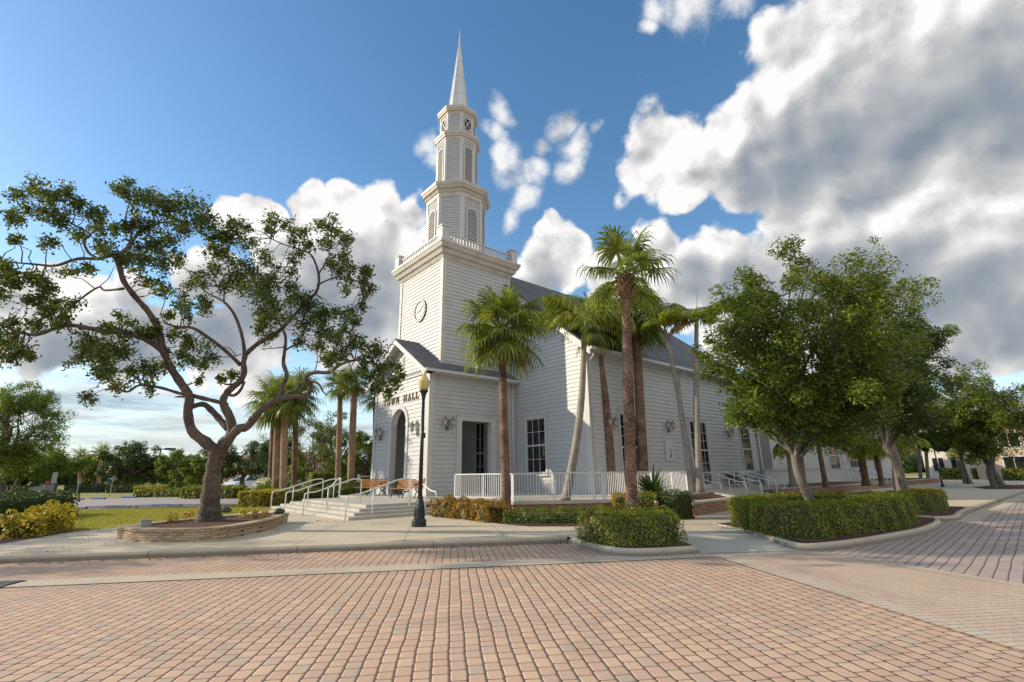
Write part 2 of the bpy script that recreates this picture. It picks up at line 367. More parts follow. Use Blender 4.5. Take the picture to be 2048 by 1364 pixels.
def mk_paver(name, ang, wid, ln, cols, joint=0.0095, jcol=(0.075, 0.048, 0.032), jmix=0.95):
    """rows of tumbled concrete pavers of mixed lengths: rows run along ang"""
    m, g, bs = newmat(name); p = pos(g); c, s = math.cos(ang), math.sin(ang)
    wob = g.math('MULTIPLY', g.math('SUBTRACT', g.noise(p, 1.2, 2.0), 0.5), 0.05)
    u = g.vm('DOT_PRODUCT', p, (c, s, 0)); v = g.math('ADD', g.vm('DOT_PRODUCT', p, (-s, c, 0)), wob)
    row = g.math('FLOOR', g.math('DIVIDE', v, wid)); fv = g.math('SUBTRACT', g.math('DIVIDE', v, wid), row)
    dv = g.math('MULTIPLY', g.math('SUBTRACT', 0.5, g.math('ABSOLUTE', g.math('SUBTRACT', fv, 0.5))), wid)
    uu = g.math('ADD', g.math('DIVIDE', u, ln), g.math('MULTIPLY', row, 57.37))
    ve = g.nt.nodes.new('ShaderNodeTexVoronoi'); ve.voronoi_dimensions = '1D'; ve.feature = 'DISTANCE_TO_EDGE'
    vc = g.nt.nodes.new('ShaderNodeTexVoronoi'); vc.voronoi_dimensions = '1D'; vc.feature = 'F1'
    for nd in (ve, vc):
        g.put(nd.inputs['W'], uu); nd.inputs['Scale'].default_value = 1.0; nd.inputs['Randomness'].default_value = 0.55
    du = g.math('ADD', g.math('MULTIPLY', ve.outputs['Distance'], ln), 0.0018)
    rr = 0.03
    qx = g.math('MAXIMUM', g.math('SUBTRACT', rr, du), 0.0); qy = g.math('MAXIMUM', g.math('SUBTRACT', rr, dv), 0.0)
    q = g.math('SQRT', g.math('ADD', g.math('MULTIPLY', qx, qx), g.math('MULTIPLY', qy, qy)))
    inside = g.rng(q, rr-joint*0.35, rr-joint*1.1, smooth=True)       # 0 in the sand joint, 1 on the stone
    rnd = g.xyz(vc.outputs['Color'])
    big = g.noise(p, 0.35, 4.0, 0.6)
    f = g.math('ADD', g.math('MULTIPLY', rnd[0], 0.72), g.math('MULTIPLY', big, 0.28))
    col = g.ramp(f, cols)
    fine = g.noise(p, 90.0, 3.0, 0.7)
    col = g.mix(g.rng(fine, 0.35, 0.75, 0.0, 0.3), col, g.mix(0.5, col, (0.12, 0.09, 0.07, 1)))
    col = g.mix(g.rng(g.noise(p, 0.9, 5.0, 0.6), 0.55, 0.8, 0.0, 0.35), col, (0.20, 0.17, 0.145, 1))
    st_ = g.noise(g.cxyz(g.math('MULTIPLY', u, 1.0), g.math('MULTIPLY', v, 0.08), 0.0), 0.9, 5.0, 0.65)
    col = g.mix(g.rng(st_, 0.50, 0.70, 0.0, 0.30), col, (0.25, 0.19, 0.155, 1))
    oil = g.rng(g.noise(p, 0.8, 3.0, 0.5), 0.68, 0.75, 0.0, 0.35); col = g.mix(oil, col, (0.16, 0.125, 0.105, 1))
    sandy = g.noise(p, 1.7, 4.0, 0.6)
    jc = g.mix(g.rng(sandy, 0.35, 0.65), (*jcol, 1), tuple(x*1.7 for x in jcol)+(1,))
    g.put(bs.inputs['Base Color'], g.mix(g.math('MULTIPLY', g.math('SUBTRACT', 1.0, inside), jmix), col, jc))
    bs.inputs['Roughness'].default_value = 0.82
    hh = g.math('ADD', g.math('MULTIPLY', g.rng(q, rr-joint*0.3, rr-joint*2.2, smooth=True), 0.75), g.math('ADD', g.math('MULTIPLY', fine, 0.10), g.math('MULTIPLY', rnd[1], 0.12)))
    bump(g, bs, hh, 0.75, 0.012); return m
PINK = [(0.0, (0.65, 0.43, 0.285)), (0.3, (0.60, 0.39, 0.265)), (0.55, (0.68, 0.475, 0.315)), (0.74, (0.58, 0.385, 0.275)), (0.80, (0.56, 0.42, 0.30)), (0.88, (0.50, 0.40, 0.30)), (1.0, (0.60, 0.465, 0.33))]
GREYP = [(0.0, (0.44, 0.35, 0.30)), (0.5, (0.50, 0.385, 0.325)), (1.0, (0.42, 0.36, 0.32))]
TAN = [(0.0, (0.60, 0.45, 0.325)), (0.5, (0.64, 0.475, 0.34)), (0.8, (0.58, 0.43, 0.31)), (1.0, (0.55, 0.45, 0.33))]
A_ROW = R_(56.6)
M['paver'] = mk_paver('brick_street', A_ROW, 0.152, 0.19, PINK)
M['paver_lane'] = mk_paver('parking_lane_brick', A_ROW, 0.152, 0.19, [(a, tuple(x*0.93 for x in c)) for a, c in PINK], joint=0.008)
M['paver_side'] = mk_paver('side_street_brick', R_(3.2), 0.163, 0.21, GREYP, joint=0.010)
M['paver_cross'] = mk_paver('crosswalk_brick', A_ROW-PI/2, 0.11, 0.21, TAN, joint=0.005, jcol=(0.2, 0.14, 0.1))
M['paver_edge'] = mk_paver('crosswalk_border_brick', A_ROW-PI/2, 0.11, 0.21, [(0.0, (0.58, 0.47, 0.35)), (1.0, (0.62, 0.51, 0.375))], joint=0.006, jcol=(0.2, 0.16, 0.12))
def mk_mulch():
    m, g, bs = newmat('bark_mulch'); p = pos(g); a = g.noise(p, 38.0, 4.0, 0.7)
    g.put(bs.inputs['Base Color'], g.ramp(a, [(0.3, (0.035, 0.014, 0.008)), (0.55, (0.13, 0.055, 0.03)), (0.75, (0.24, 0.13, 0.075))])); bs.inputs['Roughness'].default_value = 0.95
    bump(g, bs, a, 1.0, 0.04); return m
M['mulch'] = mk_mulch()
def mk_grass():
    m, g, bs = newmat('lawn_grass'); p = pos(g); a = g.noise(p, 0.35, 6.0, 0.65); b = g.noise(p, 24.0, 4.0, 0.7)
    c = g.mix(g.rng(a, 0.38, 0.62), (0.22, 0.235, 0.04, 1), (0.36, 0.30, 0.085, 1))
    c = g.mix(g.rng(b, 0.4, 0.7, 0.0, 0.6), c, (0.14, 0.16, 0.03, 1))
    g.put(bs.inputs['Base Color'], c); bs.inputs['Roughness'].default_value = 0.9; bump(g, bs, b, 0.8, 0.04); return m
M['grass'] = mk_grass()
def mk_stone(name, cols, sx, sz, jc):
    """stacked stone or brick courses on upright faces"""
    m, g, bs = newmat(name); p = pos(g); x = g.xyz(p)
    bt = g.nt.nodes.new('ShaderNodeTexBrick'); bt.offset = 0.5
    g.put(bt.inputs['Vector'], g.cxyz(g.math('ADD', g.math('ADD', x[0], g.math('MULTIPLY', x[1], -0.9)), g.math('MULTIPLY', g.noise(p, 6.0), 0.05)), g.math('ADD', x[2], g.math('MULTIPLY', g.noise(p, 5.0), 0.012)), 0.0))
    bt.inputs['Scale'].default_value = 1.0; bt.inputs['Brick Width'].default_value = sx; bt.inputs['Row Height'].default_value = sz
    bt.inputs['Mortar Size'].default_value = sz*0.09; bt.inputs['Mortar Smooth'].default_value = 0.4; bt.inputs['Bias'].default_value = 0.0
    bt.inputs['Color1'].default_value = (0, 0, 0, 1); bt.inputs['Color2'].default_value = (1, 1, 1, 1); bt.inputs['Mortar'].default_value = (0.5, 0.5, 0.5, 1)
    f = g.math('ADD', g.math('MULTIPLY', g.xyz(bt.outputs['Color'])[0], 0.7), g.math('MULTIPLY', g.noise(p, 12.0, 4.0), 0.3))
    g.put(bs.inputs['Base Color'], g.mix(bt.outputs['Fac'], g.ramp(f, cols), (*jc, 1))); bs.inputs['Roughness'].default_value = 0.85
    bump(g, bs, g.math('ADD', g.math('SUBTRACT', 1.0, bt.outputs['Fac']), g.math('MULTIPLY', g.noise(p, 30.0, 4.0), 0.6)), 0.8, 0.02); return m
M['ledge'] = mk_stone('stacked_stone', [(0.1, (0.30, 0.20, 0.12)), (0.5, (0.43, 0.31, 0.195)), (0.9, (0.53, 0.41, 0.28))], 0.24, 0.055, (0.10, 0.07, 0.045))
M['brick'] = mk_stone('red_brick', [(0.1, (0.26, 0.115, 0.075)), (0.5, (0.38, 0.20, 0.135)), (0.9, (0.46, 0.29, 0.215))], 0.20, 0.07, (0.30, 0.24, 0.20))
def mk_leaf(name, cols, rough=0.45, trans=0.35):
    m, g, bs = newmat(name); ge = g.nt.nodes.new('ShaderNodeNewGeometry')
    big = g.noise(ge.outputs['Position'], 0.9, 3.0, 0.6)
    f = g.math('ADD', g.math('MULTIPLY', ge.outputs['Random Per Island'], 0.65), g.math('MULTIPLY', big, 0.35))
    c = g.ramp(f, cols); g.put(bs.inputs['Base Color'], c); bs.inputs['Roughness'].default_value = rough
    bs.inputs['Specular IOR Level'].default_value = 0.35
    tr = g.nt.nodes.new('ShaderNodeBsdfTranslucent'); g.put(tr.inputs[0], g.mix(1.0, c, (1.5, 1.5, 0.8, 1), 'MULTIPLY'))
    mx = g.nt.nodes.new('ShaderNodeMixShader'); mx.inputs[0].default_value = trans
    g.link(bs.outputs[0], mx.inputs[1]); g.link(tr.outputs[0], mx.inputs[2])
    out = [n for n in g.nt.nodes if n.type == 'OUTPUT_MATERIAL'][0]; g.link(mx.outputs[0], out.inputs[0]); return m
M['oak'] = mk_leaf('oak_leaf', [(0.15, (0.04, 0.07, 0.017)), (0.5, (0.09, 0.13, 0.03)), (0.78, (0.18, 0.21, 0.05)), (0.95, (0.24, 0.22, 0.065)), (1.0, (0.34, 0.16, 0.08))])
M['tree'] = mk_leaf('street_tree_leaf', [(0.15, (0.055, 0.09, 0.015)), (0.5, (0.125, 0.175, 0.026)), (0.85, (0.26, 0.30, 0.042)), (1.0, (0.38, 0.36, 0.06))])
M['fresh'] = mk_leaf('fresh_leaf', [(0.15, (0.08, 0.14, 0.02)), (0.5, (0.15, 0.22, 0.032)), (0.9, (0.27, 0.32, 0.05))])
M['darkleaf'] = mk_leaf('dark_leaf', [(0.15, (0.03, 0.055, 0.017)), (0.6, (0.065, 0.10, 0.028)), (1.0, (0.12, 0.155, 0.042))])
M['hedge'] = mk_leaf('clipped_hedge_leaf', [(0.1, (0.09, 0.12, 0.016)), (0.5, (0.21, 0.235, 0.028)), (0.86, (0.34, 0.33, 0.04)), (0.97, (0.42, 0.25, 0.045))])
M['gold'] = mk_leaf('golden_shrub_leaf', [(0.1, (0.20, 0.19, 0.02)), (0.5, (0.42, 0.34, 0.03)), (1.0, (0.60, 0.47, 0.05))])
M['croton'] = mk_leaf('copper_shrub_leaf', [(0.1, (0.12, 0.10, 0.02)), (0.4, (0.27, 0.17, 0.035)), (0.7, (0.40, 0.21, 0.04)), (1.0, (0.46, 0.36, 0.07))])
M['palm'] = mk_leaf('fan_palm_leaf', [(0.1, (0.055, 0.09, 0.018)), (0.45, (0.125, 0.165, 0.032)), (0.75, (0.24, 0.26, 0.05)), (1.0, (0.38, 0.36, 0.08))], 0.32, 0.42)
M['palmy'] = mk_leaf('feather_palm_leaf', [(0.1, (0.10, 0.14, 0.022)), (0.5, (0.22, 0.255, 0.036)), (1.0, (0.42, 0.40, 0.055))], 0.32, 0.42)
M['deadleaf'] = mk_leaf('dry_frond', [(0.1, (0.16, 0.09, 0.03)), (1.0, (0.34, 0.21, 0.07))], 0.7, 0.2)
M['bloom'] = mk_leaf('orange_blossom', [(0.1, (0.62, 0.10, 0.015)), (1.0, (0.85, 0.26, 0.03))], 0.5, 0.3)
M['whitebloom'] = mk_leaf('white_blossom', [(0.1, (0.65, 0.65, 0.55)), (1.0, (0.8, 0.8, 0.72))], 0.5, 0.3)
def mk_bark(name, c1, c2, sc, st=(1, 1, 0.25), strength=0.8, rg=(0.38, 0.62)):
    m, g, bs = newmat(name); p = pos(g); a = g.noise(g.vm('MULTIPLY', p, st), sc, 6.0, 0.7); b = g.noise(p, 2.0, 4.0)
    f = g.math('ADD', g.math('MULTIPLY', a, 0.7), g.math('MULTIPLY', b, 0.3))
    g.put(bs.inputs['Base Color'], g.ramp(f, [(rg[0], c1), (rg[1], c2)])); bs.inputs['Roughness'].default_value = 0.9
    bump(g, bs, a, strength, 0.04); return m
M['oakbark'] = mk_bark('oak_bark', (0.055, 0.040, 0.032), (0.20, 0.155, 0.125), 22.0, (1, 1, 0.35), 1.0)
M['greybark'] = mk_bark('grey_bark', (0.10, 0.085, 0.066), (0.25, 0.21, 0.165), 14.0, (1, 1, 0.6), 0.5)
M['palmbark'] = mk_bark('palm_trunk_bark', (0.07, 0.038, 0.024), (0.36, 0.225, 0.145), 15.0, (1, 1, 2.0), 1.0, (0.43, 0.59))
M['palmbarkt'] = mk_bark('tan_palm_bark', (0.20, 0.12, 0.07), (0.48, 0.32, 0.20), 13.0, (1, 1, 3.2), 1.0)
M['palmgrey'] = mk_bark('ringed_palm_bark', (0.19, 0.165, 0.135), (0.40, 0.355, 0.30), 7.0, (0.5, 0.5, 4.0), 0.6)
M['shaft'] = simple('crownshaft', (0.30, 0.32, 0.06), 0.4, 0, 0.2, 6.0)
M['boot'] = simple('leaf_base', (0.30, 0.19, 0.11), 0.9, 0, 0.3, 20.0, 0.5)
M['wood'] = simple('bench_slat_wood', (0.60, 0.29, 0.085), 0.45, 0, 0.18, 9.0)
M['brownwood'] = simple('brown_slat_wood', (0.22, 0.10, 0.045), 0.5, 0, 0.18, 9.0)
M['blue'] = simple('blue_paint', (0.05, 0.13, 0.30), 0.6, 0, 0.15, 4.0)
M['grey'] = simple('grey_concrete', (0.34, 0.33, 0.31), 0.85, 0, 0.2, 6.0)
M['utility'] = simple('utility_green_paint', (0.22, 0.26, 0.235), 0.55, 0, 0.12, 4.0)
M['tan'] = simple('tan_stucco', (0.52, 0.40, 0.28), 0.9, 0, 0.1, 1.0, 0.2)
M['cream'] = simple('cream_stucco', (0.70, 0.64, 0.54), 0.9, 0, 0.08, 1.0, 0.2)
M['tile'] = simple('clay_roof_tile', (0.30, 0.155, 0.10), 0.85, 0, 0.3, 5.0, 0.4)
M['carwhite'] = simple('car_paint_white', (0.75, 0.76, 0.78), 0.22, 0, 0.02)
M['cargrey'] = simple('car_paint_grey', (0.22, 0.23, 0.25), 0.22, 0.3, 0.02)
M['tyre'] = simple('tyre_rubber', (0.02, 0.02, 0.02), 0.8)
M['rim'] = simple('wheel_rim', (0.45, 0.46, 0.48), 0.3, 0.8, 0.05)
M['signback'] = simple('sign_back', (0.42, 0.44, 0.45), 0.5, 0.3, 0.08)
M['red'] = simple('red_sign', (0.42, 0.03, 0.025), 0.5, 0, 0.05)
M['domegreen'] = simple('green_dome_plastic', (0.07, 0.085, 0.055), 0.5, 0, 0.2, 8.0)
M['plaque'] = simple('plaque_panel', (0.60, 0.60, 0.57), 0.5, 0, 0.1, 4.0)
M['soil'] = simple('shrub_twigs', (0.085, 0.10, 0.022), 0.95, 0, 0.4, 20.0)
# ------------------------------------------------------------------ ground
SD, ND = np.array([0.8526, -0.5225]), np.array([0.5225, 0.8526])
def TN(t, n): return tuple(SD*t + ND*n)
sheet('ground', [(-2500,-2500), (2500,-2500), (2500,2500), (-2500,2500)], -0.22, M['grass'])
sheet('street', [(-200,-160), (260,-160), (260,200), (-200,200)], -0.13, M['paver'])
KL = [TN(-150, 12.1), TN(-40, 12.1), TN(-12, 12.1), TN(-4, 12.1), TN(2.6, 12.08), (9.0, 8.62)]
sheet('parking_lane', [TN(-150, 10.0), TN(3.6, 10.0), TN(3.6, 12.2), TN(-150, 12.2)], -0.125, M['paver_lane'])
rb = sheet('gutter_ribbon', [TN(-9.3, 9.46), TN(7.6, 9.46), (12.6, 3.95), (12.2, 4.9), TN(6.0, 10.02), TN(-9.0, 10.02)], -0.119, M['ribbon'])
sheet('side_street', [(11.35, 3.2), (11.9, 4.6), (200, 4.6), (200, -9.5), (4.6, -12.5)], -0.126, M['paver_side'])
ru = sheet('side_ribbon', [(20.4, 2.6), (20.9, 3.6), (180, 3.5), (180, 3.0), (22.0, 2.85)], -0.121, M['ribbon'])
sheet('crosswalk', [(9.75, 5.45), (11.75, 4.5), (11.3, 3.0), (4.6, -12.5), (-1.9, -12.5)], -0.122, M['paver_cross'])
def band(name, a, b, w, z, mat):
    a = np.array(a); b = np.array(b); d = (b-a)/np.linalg.norm(b-a); n = np.array([-d[1], d[0]])*w
    return sheet(name, [tuple(a), tuple(b), tuple(b+n), tuple(a+n)], z, mat)
band('crosswalk_border', (9.72, 5.40), (-1.9, -12.5), 0.30, -0.118, M['paver_edge'])
band('crosswalk_border', (11.45, 3.35), (4.6, -12.5), -0.26, -0.118, M['paver_edge'])
LAWN_EDGE = [TN(-150, 14.9), (-1.45, 18.3), (-0.45, 20.8), (1.0, 22.0), (2.9, 23.0), tuple(G(470, 1027)[:2]), tuple(G(541, 1019.5)[:2]), (13.5, 31.5)]
sheet('lawn', [TN(-150, 12.3), TN(3, 12.3), (20, 4.6), (250, 4.0), (420, 420), (-420, 420)], -0.014, M['grass'])
ISL1 = [(9.0, 8.62), (8.62, 7.75), (8.33, 6.95), (8.42, 6.42), (8.95, 5.98), (9.75, 5.62), (10.1, 6.0), (10.75, 7.2)]
ISL2 = [(14.1, 7.7), (13.3, 6.55), (12.35, 5.45), (11.6, 4.72), (11.42, 4.35), (11.75, 4.03), (12.9, 3.72), (14.7, 3.42), (16.8, 3.2), (18.9, 3.28), (19.95, 3.5), (20.35, 4.1)]
ISL3 = [(20.7, 4.75), (20.55, 3.75), (20.9, 3.38), (21.6, 3.25), (23.4, 3.4), (30, 3.45), (60, 3.5), (180, 3.5)]
sheet('sidewalk', [TN(-150, 12.2), TN(3.0, 12.2), (9.1, 8.75), (10.75, 7.2), (13.4, 6.7), (12.5, 5.55), (11.6, 4.72), (12.0, 4.1), (16.8, 3.3), (20.3, 3.9), (21.2, 3.4), (60, 3.6), (180, 3.6), (180, 8), (62, 30), (13.5, 31.5)] + LAWN_EDGE[::-1][1:], 0.0, M['walk'])
rm = sheet('ramp', [(9.75, 5.62, -0.112), (11.42, 4.35, -0.112), (13.4, 6.7, 0.003), (10.75, 7.2, 0.003)], 0, M['step'])
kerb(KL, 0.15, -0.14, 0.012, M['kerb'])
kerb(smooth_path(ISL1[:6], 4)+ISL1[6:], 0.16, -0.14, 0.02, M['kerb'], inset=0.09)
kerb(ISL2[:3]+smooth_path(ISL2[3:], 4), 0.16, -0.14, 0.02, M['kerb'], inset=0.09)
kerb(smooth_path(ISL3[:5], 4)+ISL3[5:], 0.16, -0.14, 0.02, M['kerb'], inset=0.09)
sheet('mulch_bed', [(9.15, 8.5), (8.78, 7.6), (8.5, 6.95), (8.6, 6.52), (9.05, 6.12), (9.72, 5.78), (9.98, 6.1), (10.55, 7.1)], 0.028, M['mulch'])
sheet('mulch_bed', [(14.1, 7.5), (13.45, 6.5), (12.5, 5.42), (11.85, 4.7), (11.75, 4.42), (12.0, 4.2), (13, 3.9), (14.7, 3.6), (16.8, 3.38), (18.8, 3.46), (19.7, 3.7), (20.1, 4.3), (20, 6.9)], 0.026, M['mulch'])
sheet('mulch_bed', [(20.9, 4.75), (20.75, 3.8), (21, 3.56), (21.7, 3.43), (23.4, 3.58), (26, 3.7), (26, 5.6), (21.2, 6.4)], 0.026, M['mulch'])
LOT = [tuple(G(x, y)[:2]) for x, y in ((90, 1018.5), (215, 1018.5), (380, 1013.5), (520, 1008), (640, 999), (640, 988), (440, 994.5), (300, 995.5), (110, 999))]
sheet('parking_lot', LOT, 0.004, M['asphalt'])
# bed along the front of the deck
BED = [tuple(G(x, y)[:2]) for x, y in ((866, 1034), (930, 1039), (1000, 1048), (1060, 1053), (1180, 1053), (1215, 1049))] + [(15.6, 12.0), (14.0, 14.2), (12.2, 16.2), (11.3, 18.0), (10.5, 17.6)]
sheet('mulch_bed', BED, 0.012, M['mulch'])
sheet('mulch_bed', [tuple(G(x, y)[:2]) for x, y in ((0, 1088), (90, 1073), (180, 1058), (150, 1047), (60, 1046), (-60, 1060))], 0.006, M['mulch'])

# ------------------------------------------------------------------ town hall
TO = (13.5, 26.2, 0.0)
hall = empty('town_hall', TO, 'white clapboard town hall with square clock tower, octagonal belfry and tall pointed spire', 'town hall')
def B(mb, name, mat, parent=None, smooth=False): return mb.build(name, mat, parent or hall, TO if (parent is None or parent is hall or parent.parent is not None) else TO, smooth)
X0, Y0, Y1, XM, YM, YC = 13.5, 22.85, 29.55, 19.65, 16.85, 26.2
YM2 = 2*YC-YM
FZ = 0.42
def plane_x(X): return lambda s, o, z: (X-o, s, z)           # wall facing -X, s = Y
def plane_y(Y): return lambda s, o, z: (s, Y-o, z)           # wall facing -Y, s = X
def plane_yp(Y): return lambda s, o, z: (s, Y+o, z)
def face(ang, a): 
    n = np.array([math.cos(ang), math.sin(ang)]); t = np.array([-n[1], n[0]]); c = np.array([17.2, 26.2])
    return lambda s, o, z: (*(c + n*(a+o) + t*s), z)
def pbox(mb, pt, s0, s1, o0, o1, z0, z1):
    V = [pt(s, o, z) for z in (z0, z1) for s, o in ((s0, o0), (s1, o0), (s1, o1), (s0, o1))]
    mb.mesh(V, [(0,3,2,1),(4,5,6,7),(0,1,5,4),(1,2,6,5),(2,3,7,6),(3,0,4,7)])
def siding(mb, pt, z0, z1, spans, h=0.235, lap=0.032, breaks=()):
    nb = int(math.ceil((z1-z0)/h-1e-6))
    for k in range(nb):
        zb = z0+k*h; zt = min(zb+h, z1)
        zs = sorted({zb, zt} | {b for b in breaks if zb+1e-4 < b < zt-1e-4})
        of = lambda z: 0.004 + lap*(1-(z-zb)/h)
        for za, zc in zip(zs[:-1], zs[1:]):
            lo, hi = spans(za+1e-4), spans(zc-1e-4)
            if len(lo) != len(hi): hi = lo = spans((za+zc)/2)
            for (a, b), (c, d) in zip(lo, hi):
                if b-a < 0.01 and d-c < 0.01: continue
                mb.quad(pt(a, of(za), za), pt(b, of(za), za), pt(d, of(zc), zc), pt(c, of(zc), zc))
                if za == zb: mb.quad(pt(a, 0.0, zb), pt(b, 0.0, zb), pt(b, of(zb), zb), pt(a, of(zb), zb))
def cut(s0, s1, holes, z):
    out = [(s0, s1)]
    for (a, b, c, d) in holes:
        if c <= z <= d:
            out = [q for (p, r) in out for q in ((p, min(r, a)), (max(p, b), r)) if q[1]-q[0] > 1e-3]
    return out
def window(pt, s0, s1, z0, z1, cols, rows, door=False, name=None, casing=0.13, splits=(), parent=None):
    """frame with bars, glass behind it as a sub-part"""
    f = MB(); c = casing
    for a, b, z, t in ((s0-c, s0, z0-(0 if door else c*0.8), z1), (s1, s1+c, z0-(0 if door else c*0.8), z1)): pbox(f, pt, a, b, -0.03, 0.078, z, t)
    pbox(f, pt, s0-c, s1+c, -0.03, 0.082, z1, z1+c*1.5); pbox(f, pt, s0-c-0.05, s1+c+0.05, -0.02, 0.13, z1+c*1.5+0.002, z1+c*1.5+0.05)
    bw = 0.028
    if not door: pbox(f, pt, s0-c-0.04, s1+c+0.04, -0.02, 0.15, z0-c*0.8-0.06, z0-c*0.8-0.002); pbox(f, pt, s0, s1, -0.03, 0.05, z0-c*0.8, z0)
    fo = 0.038
    pbox(f, pt, s0, s0+0.06, -0.02, fo, z0, z1); pbox(f, pt, s1-0.06, s1, -0.02, fo, z0, z1)
    pbox(f, pt, s0+0.06, s1-0.06, -0.02, fo, z1-0.06, z1); pbox(f, pt, s0+0.06, s1-0.06, -0.02, fo, z0, z0+(0.26 if door else 0.07))
    for z in splits: pbox(f, pt, s0+0.06, s1-0.06, -0.02, fo+0.004, z-0.05, z+0.05)
    for i in range(1, cols):
        s = s0+(s1-s0)*i/cols; w = 0.05 if (door and cols % 2 == 0 and i == cols//2) else bw/2
        pbox(f, pt, s-w, s+w, -0.02, fo-0.006, z0+0.02, z1-0.02)
    for z in rows: pbox(f, pt, s0+0.06, s1-0.06, -0.02, fo-0.010, z-bw/2, z+bw/2)
    o = B(f, name or ('door' if door else 'window'), M['trim'], parent or hall)
    gl = MB(); gl.quad(pt(s0+0.01, 0.001, z0+0.02), pt(s1-0.01, 0.001, z0+0.02), pt(s1-0.01, 0.001, z1-0.02), pt(s0+0.01, 0.001, z1-0.02))
    gl.build('pane', M['glass'], o, TO)
    if door:
        m = (s0+s1)/2
        for q in (-0.085, 0.085):
            h = MB(); pbox(h, pt, m+q-0.016, m+q+0.016, fo, fo+0.05, 1.38, 1.62); h.build('handle', M['greymetal'], o, TO)
    return o
# openings
ARC_Z, ARC_R = 4.37, 0.9
def arch_half(z, r=ARC_R): return math.sqrt(max(0.0, r*r-(z-ARC_Z)**2)) if z > ARC_Z else r
def porch_front(z):
    a, b = Y0, Y1
    if z > 7.12: h = (9.5-z)/0.654; a, b = max(a, YC-h), min(b, YC+h)
    if z < ARC_Z+ARC_R: q = arch_half(z); return [(a, YC-q), (YC+q, b)]
    return [(a, b)]
ALC = (15.6, 17.7, FZ, 4.45); th0 = 0.304
w = MB()
siding(w, plane_x(X0), FZ, 9.42, porch_front, breaks=[ARC_Z+ARC_R*math.sin(k*PI/16) for k in range(9)]+[7.12])
siding(w, plane_y(Y0), FZ, 7.1, lambda z: cut(X0, XM, [ALC], z), breaks=[ALC[3]])
siding(w, plane_yp(Y1), FZ, 7.1, lambda z: [(X0, XM)])
siding(w, plane_y(Y1-th0), FZ, 6.4, lambda z: [(X0+0.32, XM-0.02)])
B(w, 'porch_siding', M['siding'])
k = MB()          # solid wall behind the boards, with the arch and the two side openings left free
th = 0.3
k.box(X0+0.004, Y0+0.004, 0, X0+th, YC-ARC_R, 7.3); k.box(X0+0.004, YC+ARC_R, 0, X0+th, Y1-0.004, 7.3)
for i in range(16):
    a0, a1 = PI*i/16, PI*(i+1)/16
    ya, yb = YC+ARC_R*math.cos(a0), YC+ARC_R*math.cos(a1); za, zb = ARC_Z+ARC_R*math.sin(a0), ARC_Z+ARC_R*math.sin(a1)
    V = [(x, y, z) for x in (X0+0.004, X0+th) for (y, z) in ((ya, za), (yb, zb), (yb, 7.3), (ya, 7.3))]
    k.mesh(V, [(0,1,2,3),(7,6,5,4),(0,4,5,1),(2,6,7,3)])
for yy, y2 in ((Y0+0.004, Y0+th), (Y1-th, Y1-0.004)):
    if yy > YC: k.box(X0+th, yy, 0, XM, y2, 7.1); continue
    k.box(X0+th, yy, 0, ALC[0], y2, 7.1); k.box(ALC[1], yy, 0, XM, y2, 7.1); k.box(ALC[0], yy, ALC[3], ALC[1], y2, 7.1)
k.box(X0+th, Y0+th, 6.4, XM, Y1-th, 6.55)
V = [(x, y, z) for x in (X0+0.02, X0+0.25) for (y, z) in ((Y0+0.3, 7.25), (Y1-0.3, 7.25), (YC, 9.42))]
k.mesh(V, [(0,1,2),(5,4,3),(0,3,4,1),(1,4,5,2),(2,5,3,0)])
B(k, 'porch_wall', M['inner'])
t = MB()          # trim of the porch: corner boards, arch surround, opening casings, frieze
px, py = plane_x(X0), plane_y(Y0)
for a, b in ((Y0-0.045, Y0+0.24), (Y1-0.24, Y1+0.045)): pbox(t, px, a, b, -0.02, 0.07, FZ, 7.02)
pbox(t, py, X0-0.068, X0+0.24, -0.02, 0.064, FZ, 7.02); pbox(t, py, XM-0.3, XM-0.06, -0.02, 0.064, FZ, 7.02)
pbox(t, px, Y0-0.05, YC-ARC_R-0.24, -0.02, 0.08, FZ, FZ+0.3); pbox(t, px, YC+ARC_R+0.24, Y1+0.05, -0.02, 0.08, FZ, FZ+0.3)
for sg in (-1, 1):
    a, b = sorted((YC+sg*(ARC_R-0.008), YC+sg*(ARC_R+0.24))); pbox(t, px, a, b, -0.28, 0.075, FZ, ARC_Z-0.16)
    a, b = sorted((YC+sg*(ARC_R-0.03), YC+sg*(ARC_R+0.30))); pbox(t, px, a, b, -0.28, 0.10, ARC_Z-0.158, ARC_Z+0.03)
for i in range(16):
    a0, a1 = PI*i/16, PI*(i+1)/16; V = []
    for o in (0.08, -0.02):
        for a, r in ((a0, ARC_R-0.005), (a1, ARC_R-0.005), (a1, ARC_R+0.22), (a0, ARC_R+0.22)): V.append(px(YC+r*math.cos(a), o, ARC_Z+0.03+r*math.sin(a)))
    t.mesh(V, [(0,1,2,3),(0,4,5,1),(2,6,7,3)])
for pl in (py,):
    for a, b in ((ALC[0]-0.34, ALC[0]+0.008), (ALC[1]-0.008, ALC[1]+0.34)): pbox(t, pl, a, b, -0.29, 0.075, FZ, ALC[3]-0.01)
    pbox(t, pl, ALC[0]-0.34, ALC[1]+0.34, -0.29, 0.08, ALC[3]-0.008, ALC[3]+0.24); pbox(t, pl, ALC[0]-0.40, ALC[1]+0.40, -0.02, 0.11, ALC[3]+0.242, ALC[3]+0.30)
pbox(t, px, Y0-0.08, Y1+0.08, -0.02, 0.09, 6.98, 7.22); pbox(t, px, Y0-0.1, Y1+0.1, -0.02, 0.16, 7.222, 7.30)
for i in range(34): pbox(t, px, Y0+0.1+i*0.195, Y0+0.19+i*0.195, 0.08, 0.13, 7.10, 7.19)
B(t, 'porch_trim', M['trim'])
